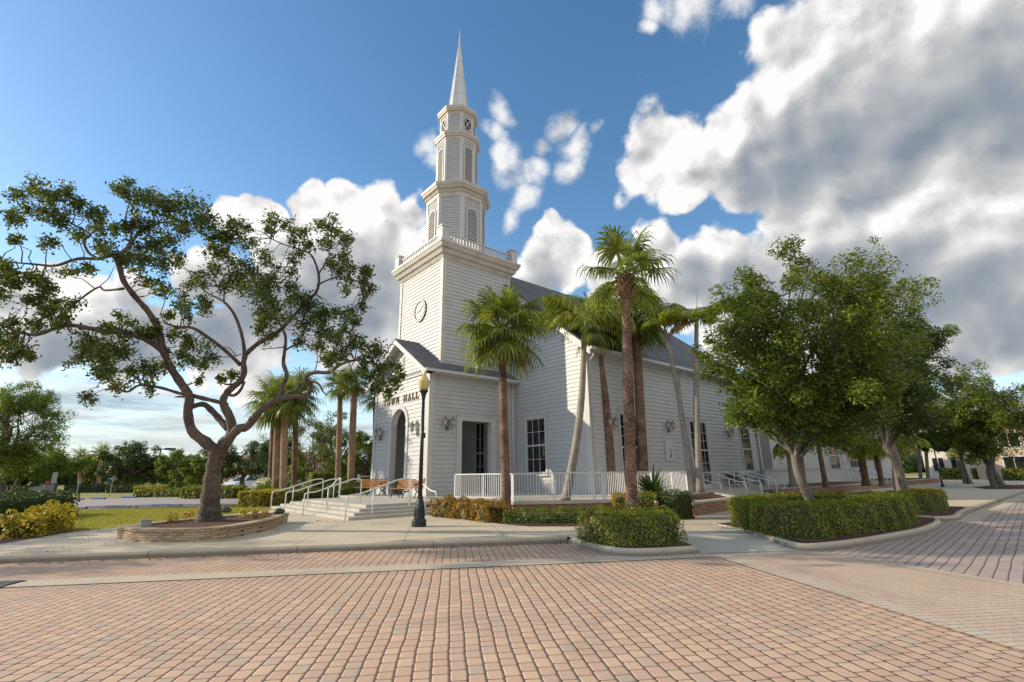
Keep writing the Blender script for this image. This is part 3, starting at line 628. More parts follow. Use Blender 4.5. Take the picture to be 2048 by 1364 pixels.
# porch roof: slabs, rakes, soffits, gutters
r = MB(); S1 = 0.654; XR = 12.9
def slab(mb, x0, x1, yr, zr, ye, ze, th):
    V = [(x, y, z+dz) for x in (x0, x1) for (y, z) in ((yr, zr), (ye, ze)) for dz in (0, -th)]
    mb.mesh(V, [(0,4,6,2),(1,3,7,5),(0,2,3,1),(4,5,7,6),(2,6,7,3),(0,1,5,4)])
slab(r, XR, XM, YC, 9.57, 22.42, 9.57-S1*(YC-22.42), 0.07); slab(r, XR, XM, YC, 9.57, 2*YC-22.42, 9.57-S1*(YC-22.42), 0.07)
B(r, 'porch_roof', M['roof'])
t = MB()
for sg in (-1, 1):
    ye = YC+sg*(YC-22.42)
    slab(t, XR+0.015, XR+0.13, YC, 9.49, ye, 9.49-S1*3.78, 0.30)
    slab(t, XR+0.13, X0, YC, 9.47, ye, 9.47-S1*3.78, 0.05)
    t.box(XR+0.02, ye, 6.94, XM, ye+sg*0.13, 7.085); t.box(XR+0.14, ye-sg*0.02, 6.90, XM, YC+sg*(YC-Y0), 6.94)
    t.box(XR+0.02, ye-sg*0.02, 6.90, X0, YC+sg*(YC-Y0), 6.938)
B(t, 'porch_eaves', M['trim'])
v = MB(); pbox(v, px, YC-0.28, YC+0.28, -0.01, 0.06, 7.62, 8.42); o = B(v, 'gable_vent', M['trim'])
v = MB()
for i in range(8): pbox(v, px, YC-0.21, YC+0.21, 0.062, 0.085, 7.70+i*0.085, 7.745+i*0.085)
v.build('slats', M['louver'], o, TO)
d = MB(); d.tube([(19.35, Y0-0.09, FZ), (19.35, Y0-0.09, 6.9)], 0.055, 8); d.tube([(19.35, Y0-0.09, 6.85), (19.35, Y0-0.4, 6.98)], 0.05, 8)
B(d, 'downpipe', M['trim'], smooth=True)

# main hall
EZ, RZ = 8.05, 16.1; S2 = (RZ-EZ)/(YC-16.35)
XE = 39.6
k = MB(); P = [(YM+0.004, 0.0), (YM2-0.004, 0.0), (YM2-0.004, EZ+0.2), (YC, RZ-0.25), (YM+0.004, EZ+0.2)]
V = [(x, y, z) for x in (XM+0.004, XE) for y, z in P]; k.mesh(V, [(0,1,2,3,4), (9,8,7,6,5)] + [(i, 5+i, 5+(i+1) % 5, (i+1) % 5) for i in range(5)])
B(k, 'hall_wall', M['inner'])
WIN_F = (20.2, 21.82, 1.5, 4.62)
D1, D2, W3 = (22.15, 24.2, FZ, 4.68), (29.5, 31.58, FZ, 4.68), (36.55, 38.0, 1.45, 4.6)
MD = (26.0, 26.98, FZ, 4.85)
w = MB()
def hall_front(z):
    a, b = YM, YM2
    top = EZ+0.25
    if z > top: h = (RZ-0.2-z)/S2; a, b = max(a, YC-h), min(b, YC+h)
    return cut(a, b, [(WIN_F[0], WIN_F[1], WIN_F[2], WIN_F[3]), MD, (YC-2.6, YC+2.6, 7.3, 14.4)], z)
siding(w, plane_x(XM), FZ, 15.8, hall_front, breaks=[WIN_F[2], WIN_F[3], MD[3], 7.3, 14.4, EZ+0.25])
siding(w, plane_y(YM), FZ, EZ-0.1, lambda z: cut(XM, XE, [D1, D2, W3], z), breaks=[D1[3], D2[3], W3[2], W3[3]])
B(w, 'hall_siding', M['siding'])
t = MB(); qx, qy = plane_x(XM), plane_y(YM)
pbox(t, qx, YM-0.068, YM+0.26, -0.02, 0.07, FZ, EZ); pbox(t, qy, XM-0.068, XM+0.26, -0.02, 0.064, FZ, EZ-0.12); pbox(t, qy, XE-0.3, XE+0.02, -0.02, 0.064, FZ, EZ-0.12)
pbox(t, qy, XM-0.07, XE, -0.02, 0.08, EZ-0.32, EZ-0.02)
B(t, 'corner_boards', M['trim'])
r = MB()
for sg in (-1, 1): slab(r, XM-0.32, XE+0.3, YC, RZ+0.02, YC+sg*(YC-16.33), RZ+0.02-S2*(YC-16.33), 0.09)
B(r, 'hall_roof', M['roof'])
t = MB()
for sg in (-1, 1):
    ye = YC+sg*(YC-16.33)
    slab(t, XM-0.30, XM-0.16, YC, RZ-0.075, ye, RZ-0.075-S2*(YC-16.33), 0.36); slab(t, XM-0.16, XM, YC, RZ-0.11, ye, RZ-0.11-S2*(YC-16.33), 0.05)
    t.box(XM-0.3, ye, EZ-0.16, XE+0.28, ye+sg*0.14, EZ-0.005); t.box(XM-0.16, ye-sg*0.01, EZ-0.20, XE+0.28, YC+sg*(YC-YM), EZ-0.162)
B(t, 'hall_eaves', M['trim'])
for x in (28.75, 39.15, XM+0.12):
    d = MB(); d.tube([(x, YM-0.1, FZ), (x, YM-0.1, EZ-0.7), (x, YM-0.42, EZ-0.42), (x, YM-0.42, EZ-0.1)], 0.055, 8); B(d, 'downpipe', M['trim'], smooth=True)
zz = np.linspace(WIN_F[2], WIN_F[3], 5)
window(qx, *WIN_F, 3, list(zz[1:-1]), splits=[zz[2]])
for a in (D1, D2): window(qy, *a, 4, [1.25, 2.0, 3.45, 3.95], door=True, splits=[2.83])
zz = np.linspace(W3[2], W3[3], 5); window(qy, *W3, 3, list(zz[1:-1]), splits=[zz[2]])
window(qx, *MD, 2, [1.25, 2.0, 3.75], door=True, splits=[2.83])
for (a, b), (c, e) in (((26.35, 27.2), (2.08, 3.34)),):
    f = MB(); pbox(f, qy, a, b, 0.03, 0.09, c, e); o = B(f, 'notice_board', M['trim'])
    i_ = MB(); pbox(i_, qy, a+0.07, b-0.07, 0.09, 0.097, c+0.07, e-0.07); pn = i_.build('panel', M['plaque'], o, TO)
    i_ = MB()                                         # dark sailing bird shape of the relief
    V = [qy(a+0.28+x*0.5, 0.102, c+0.16+z*0.75) for x, z in ((0, 0.02), (0.55, 0.10), (0.85, 0.42), (0.62, 0.30), (0.48, 0.98), (0.40, 0.55), (0.36, 0.22))]
    i_.mesh(V, [tuple(range(7))]); i_.build('relief', M['greymetal'], o, TO)

# back wing beyond the recess
k = MB(); WX0, WX1, WY = 42.0, 78.0, 17.1
k.box(XE+0.01, 18.7, 0, WX0, 34, 7.2)
P = [(WY, 0.0), (34, 0.0), (34, 6.9), (25.5, 11.5), (WY, 6.9)]
V = [(x, y, z) for x in (WX0, WX1) for y, z in P]; k.mesh(V, [(0,1,2,3,4), (9,8,7,6,5)] + [(i, 5+i, 5+(i+1) % 5, (i+1) % 5) for i in range(5)])
B(k, 'wing_wall', M['inner'])
w = MB(); wy = plane_y(WY-0.004)
WD = [PY(1655, 900, WY)[0], PY(1674, 900, WY)[0]]; WW = [PY(1694, 900, WY)[0], PY(1714, 900, WY)[0]]
WW2 = [PY(1741, 900, WY)[0], PY(1756, 900, WY)[0]]
wings = [(WD[0], WD[1], FZ, 4.7), (WW[0], WW[1], 1.0, 4.9), (WW2[0], WW2[1], 1.0, 4.9)]
siding(w, wy, FZ, 6.8, lambda z: cut(WX0, WX1, wings, z), breaks=[1.0, 4.7, 4.9])
siding(w, plane_y(18.696), FZ, 7.1, lambda z: [(XE+0.02, WX0)]); siding(w, plane_x(WX0-0.004), FZ, 6.8, lambda z: [(WY, 18.68)])
B(w, 'wing_siding', M['siding'])
window(wy, *wings[0], 4, [1.25, 2.0, 3.45, 4.1], door=True, splits=[2.83])
for a in wings[1:]: window(wy, *a, 3, [1.7, 2.4, 3.9], splits=[3.1])
for x in (1563, 1604, 1685):
    xx = PY(x, 910, WY)[0]; f = MB(); pbox(f, wy, xx-0.5, xx+0.5, 0.03, 0.08, 2.0, 3.5); o = B(f, 'notice_board', M['trim'])
    i_ = MB(); pbox(i_, wy, xx-0.42, xx+0.42, 0.08, 0.088, 2.08, 3.42); i_.build('panel', M['plaque'], o, TO)
r = MB()
for sg in (-1, 1): slab(r, WX0-0.3, WX1+0.3, 25.5, 11.6, 25.5+sg*8.9, 6.75, 0.1)
B(r, 'wing_roof', M['roof'])
t = MB(); t.box(WX0-0.3, 16.45, 6.6, WX1+0.3, 16.6, 6.745); t.box(WX0-0.28, 16.6, 6.58, WX1, WY, 6.63)
pbox(t, wy, WX0-0.02, WX0+0.3, -0.01, 0.05, FZ, 6.6); B(t, 'wing_eaves', M['trim'])

# tower shaft
TX0, TX1, TY0, TY1 = 14.56, 19.85, 23.5, 28.9
k = MB(); k.box(TX0+0.004, TY0+0.004, 6.6, TX1, TY1-0.004, 15.2); B(k, 'tower_wall', M['inner'])
w = MB(); ux, uy, uyp = plane_x(TX0), plane_y(TY0), plane_yp(TY1)
siding(w, ux, 7.2, 14.5, lambda z: [(TY0, TY1)]); siding(w, uy, 7.0, 14.5, lambda z: [(TX0, TX1)]); siding(w, uyp, 7.0, 14.5, lambda z: [(TX0, TX1)])
B(w, 'tower_siding', M['siding'])
t = MB(); pbox(t, ux, TY0-0.068, TY0+0.2, -0.02, 0.072, 7.3, 14.45); pbox(t, uy, TX0-0.070, TX0+0.2, -0.02, 0.066, 7.2, 14.45); B(t, 'corner_board', M['cornice'])
t = MB(); pbox(t, ux, TY1-0.2, TY1+0.065, -0.02, 0.07, 7.3, 14.45); B(t, 'corner_board', M['cornice'])
t = MB(); pbox(t, uy, TX1-0.2, TX1, -0.02, 0.066, 7.2, 14.45); B(t, 'corner_board', M['cornice'])
def ring4(o, z): return [(TX0-o, TY0-o, z), (TX1+o, TY0-o, z), (TX1+o, TY1+o, z), (TX0-o, TY1+o, z)]
c_ = MB(); c_.loft([ring4(o, z) for z, o in ((14.38, 0.03), (14.44, 0.09), (14.60, 0.17), (14.64, 0.15), (14.70, 0.27), (14.90, 0.36), (14.94, 0.33), (15.02, 0.45), (15.24, 0.53), (15.27, 0.57), (15.42, 0.57))])
B(c_, 'tower_cornice', M['cornice'])
bl = MB(); q = 0.40
for x in (TX0-q, TX1+q-0.5):
    for y in (TY0-q, TY1+q-0.5): bl.box(x, y, 15.42, x+0.5, y+0.5, 16.38); bl.box(x-0.05, y-0.05, 16.382, x+0.55, y+0.55, 16.46); bl.box(x-0.02, y-0.02, 15.422, x+0.52, y+0.52, 15.52)
for z0, z1, wv in ((16.05, 16.15, 0.12), (15.56, 15.63, 0.09)):
    for y in (TY0-q+0.25, TY1+q-0.25): bl.box(TX0-q+0.5, y-wv/2, z0, TX1+q-0.5, y+wv/2, z1)
    for x in (TX0-q+0.25, TX1+q-0.25): bl.box(x-wv/2, TY0-q+0.5, z0, x+wv/2, TY1+q-0.5, z1)
bal = B(bl, 'balustrade', M['trim'])
bm_ = MB(); bm_.box(-0.035, -0.035, 15.63, 0.035, 0.035, 16.05); base_b = None
L = TX1-TX0+2*q-1.0; nb = 22
for i in range(nb):
    for side in range(4):
        s = (i+0.5)/nb*L
        x, y = ((TX0-q+0.25, TY0-q+0.5+s*(TY1-TY0+2*q-1)/L) if side == 0 else (TX0-q+0.5+s, TY0-q+0.25) if side == 1 else (TX1+q-0.25, TY0-q+0.5+s) if side == 2 else (TX0-q+0.5+s, TY1+q-0.25))
        if base_b is None: base_b = bm_.build('baluster', M['trim'], bal); o = base_b
        else: o = base_b.copy(); COL.objects.link(o); o.parent = bal
        o.location = (x-TO[0], y-TO[1], 0)
# clock
f = MB(); cz, cyk = 11.66, 26.1
def disc(mb, pt, s, z, r0, r1, o0, o1, n=40, ry=1.0):
    for i in range(n):
        a, b = 2*PI*i/n, 2*PI*(i+1)/n
        V = [pt(s+rr*math.cos(t_), o, z+rr*math.sin(t_)) for o in (o0, o1) for rr, t_ in ((r0, a), (r1, a), (r1, b), (r0, b))]
        mb.mesh(V, [(4,5,6,7), (1,2,6,5), (0,3,7,4)])
disc(f, ux, cyk, cz, 0.62, 0.74, 0.0, 0.10); clk = B(f, 'clock', M['trim'])
f = MB(); disc(f, ux, cyk, cz, 0.0, 0.60, 0.0, 0.07); f.build('dial', M['clock'], clk, TO)
f = MB(); disc(f, ux, cyk, cz, 0.60, 0.645, 0.02, 0.11)
disc(f, ux, cyk, cz, 0.735, 0.752, 0.0, 0.105)
for i in range(12):
    a = i*PI/6; pbox(f, lambda s, o, z: ux(cyk+(s*math.cos(a)-z*math.sin(a)), o, cz+(s*math.sin(a)+z*math.cos(a))), -0.012, 0.012, 0.07, 0.078, 0.46, 0.55)
f.build('dial_marks', M['black'], clk, TO)
for ang, ln_, wd in ((R_(62), 0.50, 0.022), (R_(-108), 0.34, 0.03)):
    f = MB(); pbox(f, lambda s, o, z: ux(cyk+(s*math.cos(ang)-z*math.sin(ang)), o, cz+(s*math.sin(ang)+z*math.cos(ang))), -wd, wd, 0.08, 0.092, -0.08, ln_); f.build('hand', M['black'], clk, TO)
# letters
def letter_polys(ch):
    s, t_ = 0.12, 0.05          # stem and hairline widths, serif length 0.08
    R = lambda a, b, c, d: [(a, c), (b, c), (b, d), (a, d)]
    def stem(x, w_=s, sf=0.08): return [R(x, x+w_, 0, 1), R(x-sf, x+w_+sf, 0, 0.05), R(x-sf, x+w_+sf, 0.95, 1)]
    if ch == 'T': return 0.84, [R(0.36, 0.48, 0, 1), R(0.23, 0.61, 0, 0.05), R(0, 0.84, 0.93, 1), R(0, 0.06, 0.74, 0.93), R(0.78, 0.84, 0.74, 0.93)]
    if ch == 'L': return 0.76, stem(0.08) + [R(0.25, 0.76, 0, 0.07), R(0.70, 0.76, 0.07, 0.28)]
    if ch == 'H': return 1.0, stem(0.08) + stem(0.75) + [R(0.25, 0.75, 0.475, 0.545)]
    if ch == 'N': return 0.98, stem(0.10, t_) + stem(0.80, t_) + [[(0.06, 1), (0.28, 1), (0.875, 0), (0.78, 0)]]
    if ch == 'A': return 0.96, [[(0.10, 0), (0.17, 0), (0.50, 1), (0.44, 1)], [(0.66, 0), (0.86, 0), (0.53, 1), (0.44, 1)], R(0, 0.29, 0, 0.05), R(0.58, 0.96, 0, 0.05), R(0.24, 0.72, 0.30, 0.37)]
    if ch == 'W': return 1.3, [[(0.08, 1), (0.27, 1), (0.44, 0), (0.36, 0)], [(0.36, 0), (0.42, 0), (0.68, 0.98), (0.62, 0.98)], [(0.55, 1), (0.74, 1), (0.92, 0), (0.84, 0)], [(0.84, 0), (0.90, 0), (1.2, 1), (1.13, 1)], R(0, 0.36, 0.95, 1), R(0.47, 0.82, 0.95, 1), R(1.02, 1.3, 0.95, 1)]
    if ch == 'O':
        ps = []; n = 24
        for i in range(n):
            a, b = 2*PI*i/n, 2*PI*(i+1)/n
            ps.append([(0.5+0.48*math.cos(a), 0.5+0.52*math.sin(a)), (0.5+0.48*math.cos(b), 0.5+0.52*math.sin(b)), (0.5+0.31*math.cos(b), 0.5+0.46*math.sin(b)), (0.5+0.31*math.cos(a), 0.5+0.46*math.sin(a))])
        return 1.0, ps
txt = 'TOWN HALL'; hgt = 0.42; gap = 0.34
wid = sum((letter_polys(c)[0] if c != ' ' else 0.75) for c in txt) + gap*(len(txt)-1)
sc_ = 4.35/(wid*hgt); y = 28.36
sgn = None
for c in txt:
    if c == ' ': y -= (0.75+gap)*hgt*sc_; continue
    wd, polys = letter_polys(c); m = MB()
    for k_, p in enumerate(polys):
        o1 = 0.075+0.001*(k_ % 4)
        V = [px(y-u*hgt*sc_, o, 5.65+v_*hgt) for o in (0.03, o1) for u, v_ in p]; n = len(p)
        m.mesh(V, [tuple(range(n, 2*n)), tuple(range(n-1, -1, -1))] + [(i, (i+1) % n, n+(i+1) % n, n+i) for i in range(n)])
    B(m, 'letter', M['bronze'])
    y -= (wd+gap)*hgt*sc_
# octagon stages
def octa(a, z, a2=None): 
    b = a*math.tan(PI/8); return [(17.2+math.cos(PI/8+i*PI/4)*a/math.cos(PI/8), 26.2+math.sin(PI/8+i*PI/4)*a/math.cos(PI/8), z) for i in range(8)]
def stage(a, z0, z1, corner_w, name):
    k = MB(); k.loft([octa(a-0.004, z0), octa(a-0.004, z1)]); o = B(k, name+'_wall', M['inner'])
    w = MB(); t = MB(); b = a*math.tan(PI/8)
    for i in range(8):
        pt = face(i*PI/4, a); siding(w, pt, z0, z1, lambda z: [(-b, b)], h=0.19, lap=0.034)
        pbox(t, pt, -b-0.025, -b+corner_w, -0.01, 0.06, z0, z1); pbox(t, pt, b-corner_w, b+0.025, -0.01, 0.058, z0, z1)
    B(w, name+'_siding', M['siding']); B(t, name+'_trim', M['trim'])
def octcornice(rings, dent_a, dent_z, name, nd):
    c_ = MB(); c_.loft([octa(a, z) for z, a in rings])
    for i in range(8):
        pt = face(i*PI/4, dent_a); b = dent_a*math.tan(PI/8)
        for j in range(nd): s = -b+(j+0.5)*2*b/nd; pbox(c_, pt, s-b/nd*0.5, s+b/nd*0.5, -0.02, 0.05, dent_z, dent_z+0.11)
    return B(c_, name, M['cornice'])
def louver(pt, w_, z0, z1, arched, name='louver'):
    f = MB(); h = w_/2; fr = 0.11; zt = z1-h if arched else z1
    for a, b in ((-h-fr, -h), (h, h+fr)): pbox(f, pt, a, b, 0, 0.10, z0, zt)
    pbox(f, pt, -h-fr, h+fr, 0, 0.10, z0-0.1, z0)
    if arched:
        for i in range(12):
            a0, a1 = PI*i/12, PI*(i+1)/12
            V = [pt(r_*math.cos(a), o, zt+r_*math.sin(a)) for o in (0.0, 0.10) for a, r_ in ((a0, h), (a1, h), (a1, h+fr), (a0, h+fr))]
            f.mesh(V, [(4,5,6,7), (0,4,5,1), (2,6,7,3)])
    else: pbox(f, pt, -h-fr, h+fr, 0, 0.10, z1, z1+fr)
    o = B(f, name, M['trim'])
    bk = MB(); hw = lambda z: h if z <= zt else math.sqrt(max(0, h*h-(z-zt)**2))
    for i in range(24):
        za, zb = z0+(z1-z0)*i/24, z0+(z1-z0)*(i+1)/24
        bk.quad(pt(-hw(za), 0.056, za), pt(hw(za), 0.056, za), pt(hw(zb), 0.056, zb), pt(-hw(zb), 0.056, zb))
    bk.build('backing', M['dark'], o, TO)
    sl_ = MB(); n = int((z1-z0)/0.145)
    for i in range(n):
        z = z0+0.02+i*0.145; q = hw(z+0.06)
        if q > 0.05: V = [pt(s, oo, zz_) for s in (-q, q) for oo, zz_ in ((0.062, z+0.085), (0.118, z+0.028), (0.118, z-0.022), (0.062, z+0.04))]; sl_.mesh(V, [(0,1,5,4),(1,2,6,5),(2,3,7,6)])
    sl_.build('slats', M['louver'], o, TO)
stage(1.92, 15.42, 19.95, 0.17, 'belfry')
for i in range(4): louver(face(i*PI/2, 1.92), 0.78, 16.2, 19.1, True)
octcornice([(19.85, 1.95), (19.9, 2.0), (20.16, 2.0), (20.2, 2.06), (20.34, 2.14), (20.37, 2.10), (20.44, 2.24), (20.6, 2.30), (20.62, 2.34), (20.84, 2.37), (20.9, 2.2), (20.95, 1.3)], 2.30, 20.68, 'belfry_cornice', 9)
stage(1.38, 20.9, 24.95, 0.13, 'lantern_stage')
for i in range(4): louver(face(i*PI/2, 1.38), 0.60, 21.15, 24.25, False)
octcornice([(24.85, 1.40), (24.95, 1.46), (25.1, 1.46), (25.14, 1.54), (25.28, 1.58), (25.31, 1.62), (25.52, 1.64), (25.58, 1.5), (25.6, 1.1)], 1.58, 25.38, 'lantern_cornice', 7)
stage(1.20, 25.56, 27.3, 0.12, 'cupola')
for i in range(4):
    pt = face(i*PI/2, 1.20); f = MB()
    for a, b, c, d in ((-0.36, -0.28, 25.95, 27.0), (0.28, 0.36, 25.95, 27.0), (-0.28, 0.28, 26.92, 27.0), (-0.28, 0.28, 25.95, 26.03)): pbox(f, pt, a, b, 0, 0.09, c, d)
    for sg in (-1, 1):
        V = [pt(s, o, z) for o in (0.057, 0.085+sg*0.002) for s, z in ((-sg*0.30, 26.03), (-sg*0.22, 26.03), (sg*0.30, 26.92), (sg*0.22, 26.92))]; f.mesh(V, [(0,1,2,3), (4,5,6,7), (0,1,5,4), (1,2,6,5), (2,3,7,6), (3,0,4,7)])
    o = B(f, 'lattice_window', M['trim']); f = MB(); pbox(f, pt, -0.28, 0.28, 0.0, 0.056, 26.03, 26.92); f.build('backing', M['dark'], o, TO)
octcornice([(27.22, 1.22), (27.3, 1.28), (27.42, 1.28), (27.46, 1.38), (27.56, 1.42), (27.59, 1.46), (27.84, 1.48), (27.9, 1.35), (27.95, 0.7)], 1.42, 27.67, 'cupola_cornice', 6)
sp = MB(); rings = [octa(0.80, 27.93), octa(0.76, 28.05)]
for z in (29.75, 31.4, 33.0):
    a = 0.74-(z-28.05)/(35.1-28.05)*0.69; rings += [octa(a+0.012, z-0.02), octa(a+0.028, z-0.018), octa(a+0.028, z+0.018), octa(a+0.008, z+0.02)]
rings += [octa(0.045, 35.1)]; sp.loft(rings)
for i in range(8): sp.tube([octa(0.765, 28.05)[i], octa(0.05, 35.1)[i]], [0.026, 0.012], 5)
o = B(sp, 'spire', M['spire'])
f = MB(); f.tube([(17.2, 26.2, 35.0), (17.2, 26.2, 36.35)], [0.055, 0.03], 8); f.lathe([(0.03, 35.05), (0.09, 35.12), (0.03, 35.2)], (17.2, 26.2, 0), 10); f.build('finial', M['spire'], o, TO, True)
# wall lanterns
def lantern_fix(pt, s, z, sc=1.0):
    f = MB(); pbox(f, pt, s-0.07*sc, s+0.07*sc, 0.03, 0.075, z-0.22*sc, z+0.22*sc); kids = []
    for q in (-1, 1):
        f.tube([pt(s, 0.06, z-0.05*sc), pt(s+q*0.1*sc, 0.16*sc, z-0.18*sc), pt(s+q*0.22*sc, 0.2*sc, z-0.10*sc), pt(s+q*0.22*sc, 0.2*sc, z-0.02*sc)], 0.016*sc, 6)
        f.tube([pt(s, 0.06, z+0.1*sc), pt(s+q*0.05*sc, 0.15*sc, z+0.32*sc), pt(s+q*0.13*sc, 0.17*sc, z+0.30*sc), pt(s+q*0.11*sc, 0.17*sc, z+0.20*sc)], 0.012*sc, 6)
    o = B(f, 'wall_lantern', M['greymetal'])
    for q in (-1, 1):
        c = pt(s+q*0.22*sc, 0.2*sc, z); m = MB()
        m.lathe([(0.03*sc, -0.03*sc), (0.075*sc, 0.0), (0.075*sc, 0.02*sc)], c, 6); m.lathe([(0.125*sc, 0.26*sc), (0.12*sc, 0.28*sc), (0.05*sc, 0.36*sc), (0.02*sc, 0.40*sc), (0.025*sc, 0.43*sc), (0.005*sc, 0.46*sc)], c, 6)
        for i in range(6):
            a = i*PI/3; m.tube([(c[0]+0.073*sc*math.cos(a), c[1]+0.073*sc*math.sin(a), c[2]+0.01*sc), (c[0]+0.112*sc*math.cos(a), c[1]+0.112*sc*math.sin(a), c[2]+0.27*sc)], 0.008*sc, 4)
        lc = m.build('lantern_cage', M['greymetal'], o, TO)
        m = MB(); m.lathe([(0.06*sc, 0.021*sc), (0.095*sc, 0.258*sc)], c, 6); m.build('lantern_glass', M['frost'], o, TO)
for s in (28.55, 23.95): lantern_fix(px, s, 3.85, 1.25)
lantern_fix(py, 14.65, 4.1, 1.15)
for x, y in ((1219, 846), (1335, 852), (1456, 864)): P = PY(x, y, YM); lantern_fix(qy, P[0], P[2]-0.15, 1.15)
P = PY(1683, 880, WY); lantern_fix(wy, P[0], P[2]-0.1, 1.3)
# ------------------------------------------------------------------ deck, steps, planters
deck = MB()
DP_ = [(8.25, 18.42), (12.45, 18.42), (13.12, 15.45), (16.15, 13.25), (24.2, 13.25), (24.2, 14.4), (31.6, 14.4), (31.6, 13.25), (36.5, 13.25), (36.5, 16.0), (78, 16.0), (78, 17.5), (20, 17.5), (20, 30.2), (13.5, 30.2), (13.5, 29.0), (11.2, 29.0), (11.2, 25.9), (8.25, 25.9)]
deck.prism(DP_, 0.30, FZ)
dk = tag(deck.build('entrance_deck', M['step'], None), 'raised grey concrete deck wrapping round the town hall', 'deck')
b = MB(); b.prism([(8.35, 18.52), (12.5, 18.52), (13.2, 15.55), (16.2, 13.35), (24.1, 13.35), (24.1, 14.5), (31.7, 14.5), (31.7, 13.35), (36.4, 13.35), (36.4, 16.1), (77.9, 16.1), (77.9, 17.4), (20, 17.4), (20, 30.1), (13.6, 30.1), (13.6, 28.9), (11.3, 28.9), (11.3, 25.8), (8.35, 25.8)], -0.02, 0.30, cap=False)
b.build('brick_base', M['brick'], dk)
st = empty('front_steps', (7.1, 21.8, 0), 'broad grey concrete steps in front of the arched entrance', 'steps')
for i in range(4):
    s = MB(); e = 0.36*i; z1 = 0.105*(i+1)
    xa, ya, yb = 7.12+0.345*i, 17.28+0.36*i, 27.0-0.33*i
    if i == 3: break
    s.prism([(xa, ya), (11.0-0.2*i, ya), (11.0-0.2*i, 18.43), (8.26, 18.43), (8.26, 25.89), (11.2, 25.89), (11.2, yb), (xa, yb)], 0.105*i-(0.02 if i == 0 else -0.0), z1)
    o = s.build('step', M['step'], st, (7.1, 21.8, 0))
ss = empty('side_steps', (27.9, 13.0, 0), 'grey concrete steps up to the glazed side door', 'steps')
for i in range(3):
    s = MB(); s.box(24.2+0.003*i, 12.95+0.33*i, 0.105*i-0.01, 31.6-0.003*i, 14.41, 0.105*(i+1)); s.build('step', M['step'], ss, (27.9, 13.0, 0))
def planter_box(name, poly, h, capw, wall, cap, fill, label):
    P = [np.array(p) for p in poly]; n = len(P); c = sum(P)/n
    area = sum(P[i][0]*P[(i+1) % n][1]-P[(i+1) % n][0]*P[i][1] for i in range(n)); P = P if area > 0 else P[::-1]
    def off(d):
        out = []
        for i in range(n):
            a = P[i]-P[i-1]; b_ = P[(i+1) % n]-P[i]; a = a/np.linalg.norm(a); b_ = b_/np.linalg.norm(b_)
            na, nb_ = np.array([-a[1], a[0]]), np.array([-b_[1], b_[0]]); m = na+nb_; m = m/max(0.35, m @ na)
            out.append(P[i]+m*d)
        return out
    root = empty(name, (*c, 0), label, 'planter'); o3 = (*c, 0)
    w_ = MB(); o0, o1 = off(0.0), off(0.25)
    w_.loft([[(*p, -0.02) for p in o0], [(*p, h-0.07) for p in o0], [(*p, h-0.07) for p in o1], [(*p, -0.02) for p in o1]], cap=False); w_.build('wall', M[wall], root, o3)
    c_ = MB(); a0, a1 = off(-0.03), off(capw); c_.loft([[(*p, h-0.068) for p in a0], [(*p, h-0.008) for p in a0], [(*p, h) for p in off(-0.022)], [(*p, h) for p in a1], [(*p, h-0.068) for p in a1], [(*p, h-0.068) for p in a0]], cap=False); c_.build('coping', M[cap], root, o3)
    f_ = MB(); q = off(capw-0.02); f_.quad(*[(*p, h-0.045) for p in q]); f_.build('soil', M['mulch'], root, o3)
    return root
planter_box('brick_planter', [(16.2, 9.42), (20.4, 9.75), (24.15, 12.6), (24.15, 13.2), (17.6, 13.2), (16.3, 12.3)], 0.46, 0.3, 'brick', 'step', 'mulch', 'low red brick planter with concrete coping beside the side steps')
planter_box('brick_planter', [(31.65, 12.6), (38.0, 11.6), (50.0, 11.3), (50.0, 15.9), (36.55, 15.9), (36.55, 13.2), (31.65, 13.2)], 0.46, 0.3, 'brick', 'step', 'mulch', 'long low red brick planter beyond the side steps')
planter_box('brick_planter', [(55.0, 11.3), (70.0, 11.3), (70.0, 15.9), (55.0, 15.9)], 0.46, 0.3, 'brick', 'step', 'mulch', 'farthest low red brick planter along the wing')
PLT = [G(x, y)[:2] for x, y in ((245, 1079), (262, 1083), (300, 1085), (350, 1085), (400, 1083.5), (450, 1078), (500, 1069), (545, 1057.5), (567, 1048))]
ctr = (PLT[0]+PLT[-1])/2; PLTB = [PLT[-1]+np.array([0.25, 0.55]), PLT[-1]*0.75+PLT[0]*0.25+np.array([0.9, 1.5]), ctr+np.array([1.0, 1.75]), PLT[-1]*0.25+PLT[0]*0.75+np.array([0.55, 1.45]), PLT[0]+np.array([0.0, 0.45])]
pl = smooth_path([np.array([*p, 0]) for p in PLT]+[np.array([*p, 0]) for p in PLTB]+[np.array([*PLT[0], 0])], 3)[:-1]
planter_box('stone_planter', [p[:2] for p in pl], 0.31, 0.28, 'ledge', 'ledge', 'mulch', 'curved stacked tan stone planter round the foot of the oak')
# low white wall in front of the wing
lw = MB(); lw.box(37.9, 16.05, FZ, 60, 16.25, 1.46); lw.box(37.85, 16.0, 1.462, 60.05, 16.3, 1.55)
tag(lw.build('parapet_wall', M['siding']), 'low plain white wall in front of the far wing', 'wall')

